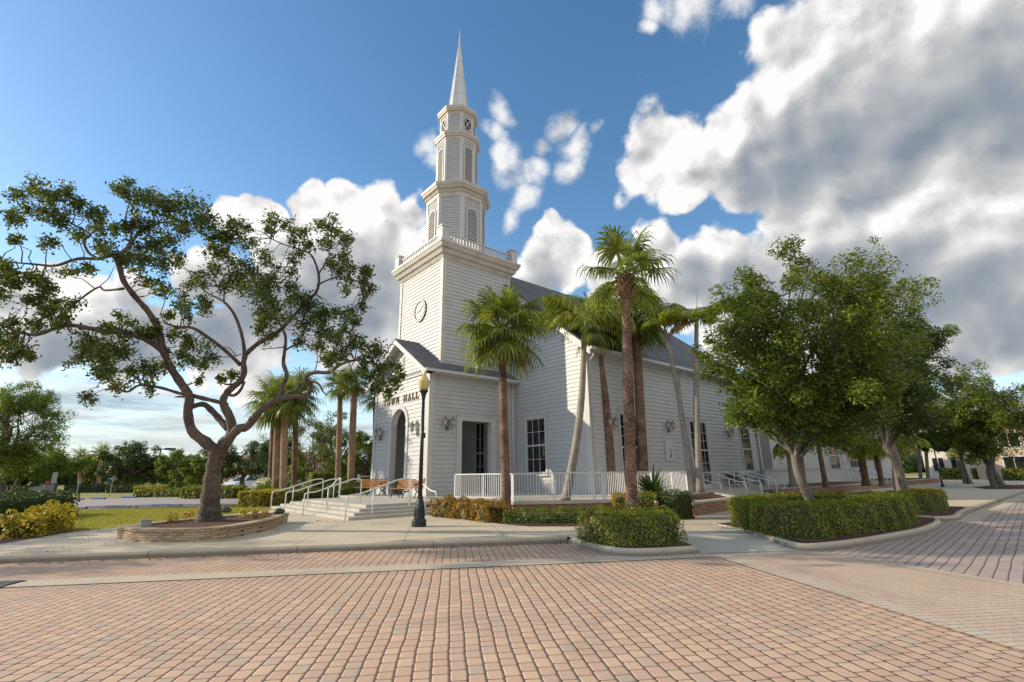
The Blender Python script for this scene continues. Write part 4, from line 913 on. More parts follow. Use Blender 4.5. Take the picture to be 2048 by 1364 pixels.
# ------------------------------------------------------------------ railings and handrails
def deck_rail(path, label, name='deck_railing'):
    P = [np.array(p, float) for p in path]; o3 = (*P[0], FZ)
    root = empty(name, o3, label, 'railing', 'white deck railings')
    for kind, z0, z1, w_ in (('top_rail', 1.47, 1.52, 0.06), ('bottom_rail', 0.53, 0.56, 0.04)):
        m = MB()
        for a, b_ in zip(P[:-1], P[1:]): m.beam((*a, (z0+z1)/2), (*b_, (z0+z1)/2), w_, z1-z0)
        m.build(kind, M['whitemetal'], root, o3)
    first = None; cnt = 0
    for a, b_ in zip(P[:-1], P[1:]):
        L_ = np.linalg.norm(b_-a); n = max(2, int(round(L_/0.118))); rz = math.atan2(b_[1]-a[1], b_[0]-a[0])
        for i in range(n+1):
            p = a+(b_-a)*i/n; post = i % 14 == 0 or i == n
            if post:
                m = MB(); m.box(p[0]-0.025, p[1]-0.025, FZ, p[0]+0.025, p[1]+0.025, 1.468); m.build('post', M['whitemetal'], root, o3); continue
            if first is None:
                m = MB(); m.box(-0.011, -0.011, 0.562-FZ, 0.011, 0.011, 1.469-FZ); first = m.build('baluster', M['whitemetal'], root); q = first
            else: q = first.copy(); COL.objects.link(q); q.parent = root
            q.location = (p[0]-o3[0], p[1]-o3[1], 0); q.rotation_euler = (0, 0, rz)
deck_rail([(12.52, 18.75), (13.2, 15.62)], 'short sunlit white railing on the deck right of the front steps')
deck_rail([(13.2, 15.54), (16.2, 13.40)], 'slanting white deck railing behind the leaning grey palm')
deck_rail([(16.3, 13.36), (22.6, 13.36)], 'straight white deck railing behind the tall palm trunks')
def handrail(pts, r, label, group, posts=()):
    P = [np.array(p, float) for p in pts]; o3 = tuple(P[0])
    root = empty('handrail', o3, label, 'handrail', group)
    Q = [P[0]]                                        # rounded bends
    for i in range(1, len(P)-1):
        a = P[i-1]-P[i]; b_ = P[i+1]-P[i]; d = min(0.14, np.linalg.norm(a)*0.45, np.linalg.norm(b_)*0.45)
        a = P[i]+a/np.linalg.norm(a)*d; c = P[i]+b_/np.linalg.norm(b_)*d
        Q += [a*(1-t)**2+P[i]*2*t*(1-t)+c*t*t for t in (0, 0.25, 0.5, 0.75, 1)]
    Q.append(P[-1]); m = MB(); m.tube(Q, r, 8); m.build('rail', M['whitemetal'], root, o3, True)
    for a, b_ in posts:
        m = MB(); m.tube([a, b_], r*0.9, 8); m.build('post', M['whitemetal'], root, o3, True)
def front_rail(px_, py_, label, dx=1.95, h=0.86):
    y = PX(px_, py_, 6.78)[1]; x = 6.78
    handrail([(x, y, 0), (x, y, h), (x+0.42, y, h+0.02), (x+dx, y, h+0.50), (x+dx+0.42, y, h+0.52), (x+dx+0.42, y, FZ)], 0.026, label, 'white handrails on the front steps', [((x+0.95, y, 0.2), (x+0.95, y, h+0.15))])
front_rail(541, 1018, 'leftmost white pipe handrail on the front steps')
front_rail(568, 1028, 'second white pipe handrail from the left on the front steps')
front_rail(605, 1034, 'third white pipe handrail from the left, middle of the front steps')
front_rail(690, 1043.5, 'white pipe handrail at the near corner of the front steps')
x = 10.45
handrail([(x, 16.95, 0), (x, 16.95, 0.86), (x, 17.35, 0.88), (x, 18.55, 1.36), (x, 18.95, 1.38), (x, 18.95, FZ)], 0.026, 'white pipe handrail beside the copper shrubs and lamp post', 'white handrails on the front steps', [((x, 17.75, 0.2), (x, 17.75, 1.03))])
for i, yy in enumerate((25.3,)):
    handrail([(9.9, 27.0, 0.1), (9.9, 27.0, 0.95), (9.9, 26.7, 0.97), (9.9, 25.7, 1.38), (9.9, 25.35, 1.4), (9.9, 25.35, FZ)], 0.026, 'white pipe handrail at the back of the front steps near the bench', 'white handrails on the front steps', [((9.9, 26.2, 0.3), (9.9, 26.2, 1.2))])
for (a, b_, z, lab) in ((1463, 990, 0.46, 'on the brick planter edge, nearest the street'), (1498, 1000, 0.0, 'second from the left'), (1529, 999.5, 0.0, 'in the middle'), (1558, 999, 0.0, 'second from the right'), (1582, 987.5, 0.46, 'farthest from the street')):
    x = PY(a, b_, 12.35)[0] if z == 0 else PY(a, b_, 12.6)[0]; y = 12.4
    if z > 0: x = 24.1 if a < 1500 else 31.75
    handrail([(x, y, z), (x, y, 0.9), (x, y+0.42, 0.92), (x, y+1.95, 1.40), (x, y+2.4, 1.42), (x, y+2.4, FZ)], 0.028, 'white pipe handrail on the side steps, '+lab, 'white handrails on the side steps', [((x, y+0.9, 0.1), (x, y+0.9, 1.06))])
for i, x in enumerate((50.4, 51.6, 52.9, 54.4)):
    y = 11.6
    handrail([(x, y, 0.0), (x, y, 0.95), (x, y+0.42, 0.97), (x, y+2.4, 1.55), (x, y+3.0, 1.57), (x, y+3.0, FZ)], 0.032, 'white pipe handrail on the far steps of the wing, '+('nearest', 'second', 'third', 'farthest')[i]+' one', 'white handrails on the far steps', [((x, y+1.2, 0.1), (x, y+1.2, 1.2))])
fs = empty('far_steps', (52.4, 12.5, 0), 'far concrete steps between the planters of the wing', 'steps')
for i in range(3):
    s = MB(); s.box(50.1, 12.4+0.4*i, 0.14*i-0.01, 54.9, 15.99, 0.14*(i+1)); s.build('step', M['step'], fs, (52.4, 12.5, 0))

# ------------------------------------------------------------------ benches
def bench(loc, rz, label, wood):
    root = empty('bench', loc, label, 'bench', 'slatted park benches', rz); L_ = 1.72
    m = MB()
    for i in range(5): m.box(-L_/2, -0.24+i*0.096, 0.43-0.004*i, L_/2, -0.24+i*0.096+0.078, 0.455-0.004*i)
    m.build('seat', wood, root)
    m = MB()
    for i in range(5):
        y = 0.245+0.035*i; z = 0.50+0.088*i; m.beam((-L_/2, y, z), (L_/2, y, z), 0.026, 0.074, up=(0, -0.36, 1))
    m.build('backrest', wood, root)
    for x in (-L_/2+0.09, 0.0, L_/2-0.09):
        m = MB(); y0 = 0.0
        m.tube(smooth_path([(x, -0.30, 0.0), (x, -0.27, 0.07), (x, -0.14, 0.27), (x, 0.0, 0.31), (x, 0.14, 0.27), (x, 0.29, 0.07), (x, 0.34, 0.0)], 4), 0.026, 6)
        m.tube(smooth_path([(x, -0.24, 0.415), (x, -0.10, 0.31), (x, 0.0, 0.29), (x, 0.10, 0.31), (x, 0.22, 0.415)], 4), 0.022, 6)
        m.beam((x, -0.26, 0.412), (x, 0.25, 0.395), 0.035, 0.03); m.beam((x, 0.23, 0.40), (x, 0.43, 0.92), 0.03, 0.035)
        if abs(x) > 0.1:
            m.tube(smooth_path([(x, 0.34, 0.66), (x, 0.10, 0.665), (x, -0.18, 0.66), (x, -0.27, 0.63), (x, -0.26, 0.58), (x, -0.21, 0.59)], 4), 0.024, 6)
            m.tube(smooth_path([(x, -0.20, 0.64), (x, -0.13, 0.55), (x, -0.20, 0.47), (x, -0.15, 0.42)], 4), 0.018, 6)
            m.tube(smooth_path([(x, -0.05, 0.64), (x, 0.06, 0.55), (x, 0.0, 0.46), (x, 0.12, 0.44)], 4), 0.014, 6)
        m.build('leg_frame', M['black'], root, smooth=True)
    return root
bench((11.98, 22.2, FZ), R_(-71), 'orange slatted bench with black iron legs beside the lamp post, right of the arch', M['wood'])
bench((12.05, 26.45, FZ), R_(-60), 'orange slatted bench with black iron legs left of the arched entrance', M['wood'])
bench((33.9, 16.2, FZ), 0.0, 'brown slatted bench in shade by the side wall', M['brownwood'])
# ------------------------------------------------------------------ street lamp
LP = G(838, 1053)
def lamp_post(loc, label, H=4.70):
    root = empty('street_lamp', loc, label, 'street lamp'); k = H/4.7
    m = MB(); m.lathe([(0.22, 0.0), (0.22, 0.17), (0.20, 0.20), (0.155, 0.24), (0.15, 0.30), (0.145, 0.52), (0.12, 0.66), (0.085, 0.80), (0.09, 0.84), (0.085, 0.88), (0.065, 0.9)], n=16)
    for i in range(8): a = i*PI/4; m.tube([(0.15*math.cos(a), 0.15*math.sin(a), 0.26), (0.135*math.cos(a), 0.135*math.sin(a), 0.54), (0.09*math.cos(a), 0.09*math.sin(a), 0.78)], [0.025, 0.022, 0.012], 5)
    m.build('base', M['lampgreen'], root, smooth=False)
    m = MB(); m.tube([(0, 0, 0.88), (0, 0, 3.86*k)], [0.068, 0.048], 14); m.build('pole', M['lampgreen'], root, smooth=True)
    m = MB(); m.lathe([(0.05, 3.83*k), (0.055, 3.88*k), (0.075, 3.98*k), (0.10, 4.06*k), (0.14, 4.10*k), (0.145, 4.14*k), (0.09, 4.16*k)], n=16); m.build('collar', M['lampgreen'], root, smooth=True)
    m = MB(); m.lathe([(0.115, 4.141*k), (0.155, 4.22*k), (0.182, 4.34*k), (0.188, 4.42*k), (0.175, 4.46*k), (0.15, 4.50*k), (0.12, 4.56*k), (0.075, 4.63*k), (0.03, 4.66*k)], n=18); gb = m.build('lamp_globe', M['globe'], root, smooth=True)
    m = MB(); m.lathe([(0.190, 4.40*k), (0.196, 4.42*k), (0.190, 4.44*k)], n=18); m.lathe([(0.04, 4.655*k), (0.045, 4.67*k), (0.02, 4.70*k), (0.024, 4.725*k), (0.006, 4.77*k)], n=10); m.build('finial', M['globe'], gb, smooth=True)
    m = MB(); m.box(0.05, -0.03, 2.62, 0.10, 0.03, 2.78); m.build('sensor_box', M['black'], root)
    return root
lamp_post(tuple(LP), 'dark green lamp post with amber acorn globe in front of the town hall steps')

# ------------------------------------------------------------------ signs, utility boxes, small lights
def sign_post(loc, h, label, plate, name='street_sign', rz=0.0):
    root = empty(name, loc, label, 'street sign', None, rz)
    m = MB(); m.lathe([(0.13, 0), (0.13, 0.12), (0.08, 0.2), (0.06, 0.55), (0.045, 0.62)], n=10); m.build('base', M['black'], root)
    m = MB(); m.tube([(0, 0, 0.6), (0, 0, h)], 0.04, 8); m.lathe([(0.05, h), (0.06, h+0.05), (0.01, h+0.14)], n=8); m.build('post', M['black'], root, smooth=True)
    for (x, y, z, r_, a) in plate:
        m = MB(); ca, sa = math.cos(a), math.sin(a)
        rings = [[(x+ca*r_*math.cos(PI/8+i*PI/4)-sa*o, y+sa*r_*math.cos(PI/8+i*PI/4)+ca*o, z+r_*math.sin(PI/8+i*PI/4)) for i in range(8)] for o in (-0.012, 0.012)]
        m.loft(rings); p = m.build('sign_plate', M['black'], root)
        m = MB(); m.beam((x*0.2, y*0.2, z), (x*0.99, y*0.99, z), 0.03, 0.03); m.build('bracket', M['black'], p)
SB = G(1886, 974)
hz = UP(SB, 1866, 884)[2]
v = np.array([math.cos(YAW), math.sin(YAW)]); rt = np.array([math.sin(YAW), -math.cos(YAW)]); rs = depth(SB)*21/963
SBr = lambda a: (rt[0]*a, rt[1]*a)
sign_post(tuple(SB), hz+rs*1.6, 'black post carrying two black octagonal sign backs at the corner', [(*SBr(-rs*0.85), hz, rs, YAW-PI/2+0.35), (*SBr(rs*0.75), hz, rs, YAW-PI/2-0.5)])
SB2 = G(1937, 968); hz2 = UP(SB2, 1929, 911)[2]; rs2 = depth(SB2)*12/963
sign_post(tuple(SB2), hz2+rs2, 'distant black octagonal sign back on a thin post', [(0.0, 0.06, hz2, rs2, YAW-PI/2+0.6)])
def ubox(x0, x1, ytop, ybot, d, label):
    A, Bp = G(x0, ybot), G(x1, ybot); h = UP(A, x0, ytop)[2]; c = (A+Bp)/2; wd = np.linalg.norm(A-Bp)/2
    root = empty('utility_cabinet', tuple(c), label, 'utility cabinet', 'green utility cabinets', YAW-PI/2)
    m = MB(); m.box(-wd, -d/2, 0.06, wd, d/2, h*0.94); m.build('body', M['utility'], root)
    m = MB(); m.box(-wd*1.04, -d*0.54, h*0.94+0.002, wd*1.04, d*0.54, h); m.build('lid', M['utility'], root)
    m = MB(); m.box(-wd*1.15, -d*0.6, -0.02, wd*1.15, d*0.6, 0.058); m.build('plinth', M['grey'], root)
    m = MB(); m.box(wd*0.55, -d/2-0.03, h*0.45, wd*0.62, -d/2-0.002, h*0.58); m.build('handle', M['greymetal'], root)
ubox(62, 76, 975, 1003, 0.7, 'pale green utility cabinet left of a matching one by the hedge')
ubox(77, 91, 972, 1003, 0.7, 'pale green utility cabinet nearest the grey sign')
def plate_sign(px_, ybot, ytop, wpx, hpx, mat, label):
    A = G(px_, ybot); t_ = UP(A, px_, ytop)[2]; dd = np.linalg.norm(A[:2]); wd = wpx*dd/963*0.93; hh = hpx*dd/963*0.93
    root = empty('road_sign', tuple(A), label, 'road sign', None, YAW+0.25)
    m = MB(); m.tube([(0, 0, 0), (0, 0, t_)], 0.035, 6); m.build('post', M['signback'], root)
    m = MB(); m.box(-wd/2, -0.06, t_-hh, wd/2, -0.04, t_); m.build('sign_plate', mat, root)
plate_sign(98, 998, 945, 12, 16, M['signback'], 'grey backed rectangular road sign by the utility cabinets')
plate_sign(86, 998, 962, 9, 9, M['red'], 'small red sign beside the grey road sign')
plate_sign(151, 997, 958, 5, 7, M['signback'], 'small pale parking sign near the left wheel stops')
plate_sign(219, 994, 952, 5, 8, M['signback'], 'small pale parking sign on the lawn before the dark tree')
PL = G(307, 980); ph = UP(PL, 318, 897)[2]
root = empty('parking_lot_lamp', tuple(PL), 'tall dark parking lot lamp with a flat shoebox head', 'street lamp', None, YAW-PI/2)
m = MB(); m.tube([(0, 0, 0), (0, 0, ph)], [0.14, 0.10], 8); m.build('pole', M['black'], root, smooth=True)
m = MB(); m.box(-0.1, -0.1, ph-0.15, 0.8, 0.1, ph-0.02); m.build('arm', M['black'], root)
m = MB(); m.box(0.78, -0.35, ph-0.22, 1.9, 0.35, ph+0.05); m.build('lamp_head', M['black'], root)
def wheel_stop(a, b_, yc, mat, label):
    A, Bp = G(a, yc), G(b_, yc-0.2); c = (A+Bp)/2; d = Bp-A; L_ = np.linalg.norm(d)
    m = MB(); L_ = min(L_, 3.2)/2
    m.loft([[(x, y, z) for y, z in ((-0.09, 0.0), (-0.075, 0.11), (-0.05, 0.14), (0.05, 0.14), (0.075, 0.11), (0.09, 0.0))] for x in (-L_, L_)])
    o = m.build('wheel_stop', mat); o.location = c; o.location.z = 0.008; o.rotation_euler = (0, 0, math.atan2(d[1], d[0]))
    tag(o, label, 'wheel stop', 'wheel stops of the parking lot')
wheel_stop(116, 172, 1019.5, M['blue'], 'blue painted wheel stop at the left of the near row')
wheel_stop(212, 272, 1016.5, M['grey'], 'bare concrete wheel stop in the middle of the near row')
wheel_stop(305, 362, 1014.0, M['grey'], 'bare concrete wheel stop left of the oak trunk')
wheel_stop(106, 152, 1028, M['grey'], 'weathered concrete wheel stop lying on the lawn')
wheel_stop(183, 210, 998.5, M['blue'], 'small blue wheel stop across the lot, left one')
wheel_stop(244, 272, 996.2, M['blue'], 'small blue wheel stop across the lot, right one')
wheel_stop(140, 166, 1000, M['grey'], 'distant concrete wheel stop across the lot')
def ground_dome(loc, r_, label, mat):
    root = empty('ground_light', loc, label, 'ground light')
    m = MB(); m.lathe([(r_*0.8, 0), (r_*0.8, r_*0.22), (r_*0.7, r_*0.25)], n=16); m.build('base', M['black'], root)
    m = MB(); m.lathe([(r_, r_*0.25), (r_*1.02, r_*0.32), (r_*0.9, r_*0.62), (r_*0.62, r_*0.86), (r_*0.3, r_*0.97), (0.01, r_)], n=18); m.build('cover', mat, root, smooth=True)
A = PLT[-1]*0.94+PLTB[0]*0.06
ground_dome((A[0]-0.12, A[1]+0.25, 0.305), 0.19, 'dark green dome light on the right end of the stone planter', M['domegreen'])
ground_dome((*G(450, 1026)[:2], 0.0), 0.26, 'green dome light on the grass behind the oak trunk', M['domegreen'])
A = G(289, 1057, 0.27); root = empty('flood_light', (A[0], A[1], 0.265), 'small grey box floodlight on the left of the stone planter', 'ground light')
m = MB(); m.box(-0.10, -0.09, 0.0, 0.12, 0.07, 0.20); m.build('housing', M['grey'], root); m = MB(); m.box(-0.115, -0.10, 0.202, 0.135, 0.085, 0.225); m.build('lid', M['grey'], root)

A = G(-14, 1170, -0.118); root = empty('drain_grate', tuple(A), 'dark iron storm drain grate at the left end of the gutter', 'drain grate', None, R_(-31.5))
m = MB(); m.box(-0.27, -0.20, -0.02, 0.27, 0.20, 0.004); m.build('pit', M['dark'], root)
m = MB()
for i in range(9): m.box(-0.26+i*0.06, -0.19, 0.005, -0.26+i*0.06+0.034, 0.19, 0.018)
m.box(-0.30, -0.24, 0.004, 0.30, -0.19, 0.02); m.box(-0.30, 0.19, 0.004, 0.30, 0.24, 0.02); m.build('bars', M['greymetal'], root)
# ------------------------------------------------------------------ plants
rng = np.random.default_rng(7)
def unit(v): return v/np.maximum(np.linalg.norm(v, axis=-1, keepdims=True), 1e-9)
def leaf_quads(P, N, size, asp=0.45, rs=rng, fold=0.25):
    """one folded diamond leaf per point, its face roughly along N"""
    n = len(P); N = unit(N + rs.normal(0, 0.45, (n, 3))); A = unit(np.cross(N, rs.normal(0, 1, (n, 3)))); Bv = np.cross(N, A)
    L = (size*rs.uniform(0.65, 1.25, n))[:, None]; w_ = L*asp
    base = P - A*L*0.5; tip = P + A*L*0.5 - N*L*0.12; l = P + Bv*w_*0.5 + N*L*fold*0.3; r = P - Bv*w_*0.5 + N*L*fold*0.3
    return np.stack([base, r, tip, l], 1).reshape(-1, 3)
def leaf_blob(c, r, n, rs=rng, flat=0.8):
    d = unit(rs.normal(0, 1, (n, 3))); rad = rs.uniform(0.25, 1.0, n)[:, None]**0.6
    off = d*rad*np.array([r, r, r*flat]); N = unit(d*0.5+np.array([0, 0, 0.7])); return np.array(c)+off, N
def limb(a, b, rs, sag=0.12, k=5):
    a = np.array(a, float); b = np.array(b, float); L = np.linalg.norm(b-a); m = [a]
    for i in range(1, k): t = i/k; m.append(a+(b-a)*t+rs.normal(0, 0.06*L, 3)*math.sin(PI*t)+np.array([0, 0, sag*L*math.sin(PI*t)]))
    m.append(b); return m
def broad_tree(name, base, H, crown, fork, r0, label, leafmat, bark, seed, nl=7, nsub=5, leaf=0.13, per=70, blob=0.55, group=None, lean=(0, 0), cat='tree', upright=0.5, lowskip=None, stems=1, aspect=0.45, shape=1.0, center=None):
    """tapered trunk, curved limbs and branches, leaves clustered round the branch ends"""
    rs = np.random.default_rng(seed); base = np.array(base, float); root = empty(name, tuple(base), label, cat, group)
    w_ = MB(); V = []; rx, ry, rzz = crown; fk = base+np.array([lean[0], lean[1], fork]); cc = fk+np.array([lean[0]*0.5, lean[1]*0.5, rzz*0.62])
    if center is not None: cc = np.array(center, float)
    for s_ in range(stems):
        b0 = base+(rs.normal(0, 0.35, 3)*np.array([1, 1, 0]) if stems > 1 else 0)
        f0 = fk+(rs.normal(0, 0.5, 3)*np.array([1, 1, 0.4]) if stems > 1 else 0)
        P = smooth_path([b0, b0*0.66+f0*0.34+rs.normal(0, 0.04*fork, 3)*np.array([1, 1, 0]), b0*0.33+f0*0.67+rs.normal(0, 0.04*fork, 3)*np.array([1, 1, 0]), f0], 4)
        w_.tube(P, list(np.concatenate([[r0*1.45, r0*1.12], np.linspace(r0, r0*0.8, len(P)-2)])), 9, False)
        for i in range(nl):
            az = 2*PI*(i+rs.uniform(-0.3, 0.3))/nl+s_; el = rs.uniform(-0.15, 1.15)
            d = np.array([math.cos(az)*math.cos(el)*rx, math.sin(az)*math.cos(el)*ry, math.sin(el)*rzz*shape])
            tip = cc+d*rs.uniform(0.62, 0.85); q = limb(f0-np.array([0, 0, fork*0.06*rs.uniform(0, 2)]), tip, rs, 0.10*(1-upright)-0.06*upright)
            q = smooth_path(q, 2); rr = np.linspace(r0*0.52, r0*0.09, len(q)); w_.tube(q, list(rr), 6, False)
            for j in range(nsub):
                st = q[int(len(q)*rs.uniform(0.35, 0.98))-1]; e = cc+unit(rs.normal(0, 1, 3)*0.45*np.array([rx, ry, rzz])+(st-cc)*1.0)*np.array([rx, ry, rzz*shape])*rs.uniform(0.7, 1.08)
                e = st+(e-st)*min(1.0, 0.42*(rx+rzz)/max(np.linalg.norm(e-st), 1e-3)); q2 = limb(st, e, rs, 0.05, 4); w_.tube(q2, list(np.linspace(r0*0.14, r0*0.03, len(q2))), 4, False)
                for t in (0.62, 0.85, 1.03):
                    c = st+(e-st)*t+rs.normal(0, blob*0.35, 3)
                    p, N = leaf_blob(c, blob*rs.uniform(0.6, 1.15), int(per*rs.uniform(0.6, 1.3)), rs); V.append(leaf_quads(p, N, leaf, aspect, rs))
                if rs.random() < 0.2+0.25*upright:
                    tp = e+unit(e-cc+np.array([0, 0, rzz*0.7]))*blob*rs.uniform(0.8, 1.2); w_.tube([e, tp], [r0*0.03, r0*0.015], 3, False); p, N = leaf_blob(tp*0.7+e*0.3, blob*0.55, per//2, rs); V.append(leaf_quads(p, N, leaf, aspect, rs))
    w_.build('trunk', bark, root, tuple(base), True)
    arr_mesh('crown', np.concatenate(V), 4, leafmat, root, tuple(base)); return root

# --- the old oak in the stone planter, its limbs traced and given their own depth
ob = G(418, 1042, 0.265); OD = depth(ob)
def oz(zx, zy, dd): return DP(zx/2.435, 340+zy/2.435, OD+dd)      # picture position at the oak's own distance plus an offset in depth
def opx(w_): return 0.57*w_/2.435*OD/F_PX/2
oak = empty('oak_tree', tuple(ob), 'old spreading oak with twisting brown limbs and thin leafy crown in the stone planter', 'tree')
LIMBS = [
 # trunk, then limbs: list of (x, y, depth, width)
 [(1018,1712,0,250),(1018,1690,0,195),(1022,1640,0,160),(1030,1560,0,140),(1040,1460,0,128),(1052,1390,0,125),(1058,1340,0,115)],
 [(1052,1370,0,100),(1000,1325,0,92),(935,1270,-.05,78),(915,1180,-.1,72),(922,1105,-.15,70),(882,1040,-.2,66),(830,960,-.25,60),(792,868,-.3,58),(772,780,-.3,52),(722,690,-.4,46),(660,620,-.5,42),(602,540,-.6,42),(582,470,-.7,42),(556,408,-.8,40)],
 [(556,410,-.8,34),(480,432,-1.0,26),(380,432,-1.3,24),(270,466,-1.5,20),(180,460,-1.7,16),(80,452,-1.9,12),(0,450,-2.0,9)],
 [(470,430,-1.0,26),(428,398,-.9,22),(408,345,-.8,20),(438,312,-.7,18),(350,262,-.5,13),(290,222,-.3,8)],
 [(575,415,-.8,34),(630,372,-.5,30),(672,310,-.2,24),(750,265,.1,18),(850,250,.4,13),(935,262,.6,8)],
 [(625,375,-.5,24),(640,310,-.3,18),(612,235,-.1,12),(640,130,.1,6)],
 [(600,578,-.6,24),(510,586,-.2,17),(480,570,0,17),(400,622,.3,16),(345,672,.6,14),(352,725,.8,8)],
 [(792,880,-.3,52),(722,832,-.5,46),(640,797,-.7,44),(520,785,-1.0,40),(430,770,-1.2,34),(350,757,-1.4,32),(280,767,-1.5,28),(170,802,-1.7,24),(80,785,-1.9,20),(0,752,-2.1,16)],
 [(922,1098,-.15,34),(860,1084,-.4,26),(780,1060,-.7,24),(680,1048,-1.0,20),(622,1080,-1.2,18),(570,1060,-1.4,12),(500,1005,-1.6,6)],
 [(900,1088,-.15,40),(990,1112,.1,36),(1058,1128,.2,36),(1108,1145,.22,40)],
 [(905,1165,-.1,40),(985,1140,.2,46),(1030,1170,.35,52),(1075,1220,.3,56),(1112,1262,.15,58)],
 [(1050,1400,0,80),(1090,1330,.05,92),(1130,1280,.1,88),(1118,1200,.15,74),(1086,1132,.2,62),(1110,1080,.25,58),(1168,1030,.3,52),(1190,985,.3,48),(1186,940,.3,44),(1198,888,.3,42)],
 [(1192,900,.3,36),(1176,800,.5,28),(1140,702,.7,26),(1088,640,.9,22),(1020,604,1.1,14),(960,560,1.3,8)],
 [(1090,640,.9,16),(1095,580,1.0,12),(1120,500,1.1,9),(1080,420,1.2,6)],
 [(1172,950,.3,34),(1100,882,0,30),(1020,820,-.3,28),(940,770,-.6,24),(860,764,-.8,20),(800,745,-1.0,12)],
 [(1198,895,.3,44),(1260,842,.5,40),(1342,798,.7,36),(1420,722,.9,32),(1490,640,1.1,30),(1542,590,1.2,26),(1552,512,1.3,22),(1520,420,1.4,18),(1470,390,1.5,15),(1390,365,1.6,12),(1320,335,1.7,8)],
 [(1552,505,1.3,16),(1592,440,1.1,13),(1606,385,1.0,8)],
 [(1545,560,1.2,18),(1640,522,1.0,13),(1705,552,.9,11),(1765,582,.8,7)],
 [(1390,735,.8,22),(1345,690,.9,16),(1300,650,1.0,11)],
 [(1070,1400,0,70),(1110,1320,-.05,76),(1160,1262,-.1,74),(1205,1248,-.15,70),(1262,1180,-.25,58),(1342,1122,-.35,52),(1402,1104,-.4,48),(1490,1096,-.5,44),(1512,1058,-.5,42),(1490,1010,-.5,38),(1530,986,-.6,34),(1602,985,-.7,30),(1662,945,-.9,22),(1752,925,-1.1,16),(1850,952,-1.3,8)],
 [(1355,1120,-.35,44),(1372,1060,-.2,40),(1396,1000,0,38),(1380,940,.2,32),(1386,880,.3,28),(1390,810,.4,24),(1360,742,.6,18),(1330,690,.8,12)],
 [(1386,880,.3,20),(1415,862,.4,16),(1445,850,.5,9)], [(1390,862,.3,12),(1330,868,.2,8),(1270,872,.1,6)],
 [(1500,1030,-.5,20),(1550,1040,-.5,16),(1572,1078,-.5,13),(1594,1098,-.5,7)],
 [(1410,1080,-.4,22),(1452,1060,-.6,18),(1488,1020,-.8,10)],
 [(1190,1030,.3,22),(1172,1070,.15,26),(1140,1098,.15,26),(1104,1090,.24,26)], [(1165,1038,.3,22),(1110,1045,.3,16),(1088,1040,.3,10)],
 [(915,1240,0,16),(872,1095,-.1,10)][:0] or [(900,1105,-.1,20),(872,1104,-.2,16),(852,1106,-.3,8)],
 [(1240,870,.4,8),(1150,905,.2,8),(1060,912,0,6)], [(1150,905,.2,8),(1120,870,.1,7),(1095,862,0,5)],
]
wm = MB(); nodes = []
for L_ in LIMBS:
    pts = [oz(x, y, d) for x, y, d, _ in L_]; rr = [opx(w_) for *_, w_ in L_]
    sp_ = smooth_path(pts, 4); rs_ = np.interp(np.linspace(0, len(L_)-1, len(sp_)), range(len(L_)), rr)
    rs_ = rs_*(1+0.07*np.sin(np.arange(len(rs_))*1.9)+rng.normal(0, 0.03, len(rs_)))
    wm.tube(sp_, list(np.maximum(rs_, 0.006)), 12 if rr[0] > 0.15 else 7)
    nodes += [(p, r_) for p, r_ in zip(sp_, rs_) if r_ < 0.2]
CL = """100,140,60 200,120,70 330,110,70 400,150,60 270,180,90 420,210,80 60,230,60 150,200,60 470,260,50 300,250,70 640,90,60 570,110,50 700,110,70 760,170,90 850,200,90 930,190,80 1000,230,60 660,180,70 620,260,60 740,270,80 870,290,80 960,260,70 1020,310,60 560,300,50
560,400,80 650,400,70 740,380,80 820,370,70 880,420,60 700,470,70 790,470,70 730,530,60 620,480,50 460,360,50 380,330,50 250,370,50 80,330,35 40,500,60 60,560,50 170,530,60 240,560,60 330,500,50 420,480,50 280,620,60 180,610,60 130,640,40 330,680,60 230,700,60 290,740,60 150,760,60 60,770,60 40,830,60 100,870,60 40,900,60 150,900,40
520,760,60 600,720,50 690,790,60 760,770,50 740,820,50 450,830,70 400,870,60 520,870,70 600,870,70 460,940,80 550,950,80 640,990,60 500,1030,80 580,1050,50 700,960,60 760,930,50 740,1070,50 430,1100,40 860,860,70 920,850,60 1000,890,60 940,920,50 1010,950,50 970,1020,25 850,800,50
780,600,50 850,600,50 870,660,50 900,700,40 820,730,40 920,540,60 980,540,60 1000,640,60 1000,690,40 1130,270,60 1190,290,50 1080,340,70 1150,370,80 1230,360,60 1020,400,60 1100,440,70 1190,460,80 1280,430,60 1240,500,80 1120,540,80 1060,500,60 1200,570,90 1290,560,70
1340,250,60 1310,280,40 1400,270,40 1420,330,50 1480,310,50 1560,290,60 1610,270,50 1660,310,60 1680,350,50 1590,360,50 1650,420,60 1500,380,40 1440,440,60 1380,490,60 1600,470,50 1660,500,60 1740,500,60 1790,490,30 1770,560,60 1700,560,50 1780,600,40
1330,600,80 1300,640,80 1410,560,60 1420,640,90 1500,660,80 1390,720,80 1280,720,70 1260,780,60 1480,740,80 1560,700,70 1640,680,50 1700,700,60 1770,680,40 1600,760,70 1700,760,60 1540,800,60 1460,820,50 1330,830,50 1660,820,50 1560,870,50 1580,920,60 1660,890,60 1720,860,60 1780,870,60 1830,900,60 1760,940,50 1880,960,60 1820,990,60 1920,1020,50 1700,1010,40 1880,1080,40 1850,1040,40 1940,980,40 1120,990,40 1090,1030,30
-60,480,90 -60,600,90 -80,760,100 -60,860,80 -80,220,80 -150,520,120 -160,700,110"""
NP_ = np.array([p for p, _ in nodes]); NQ = np.array([proj_ for proj_ in [(0, 0)]*len(nodes)], float)
rel = NP_-_O; wd_ = rel @ _fw; NQ[:, 0] = (1024+F_PX*(rel @ _R)/wd_)*2.435; NQ[:, 1] = ((682-F_PX*(rel @ _U)/wd_)-340)*2.435
VL = []
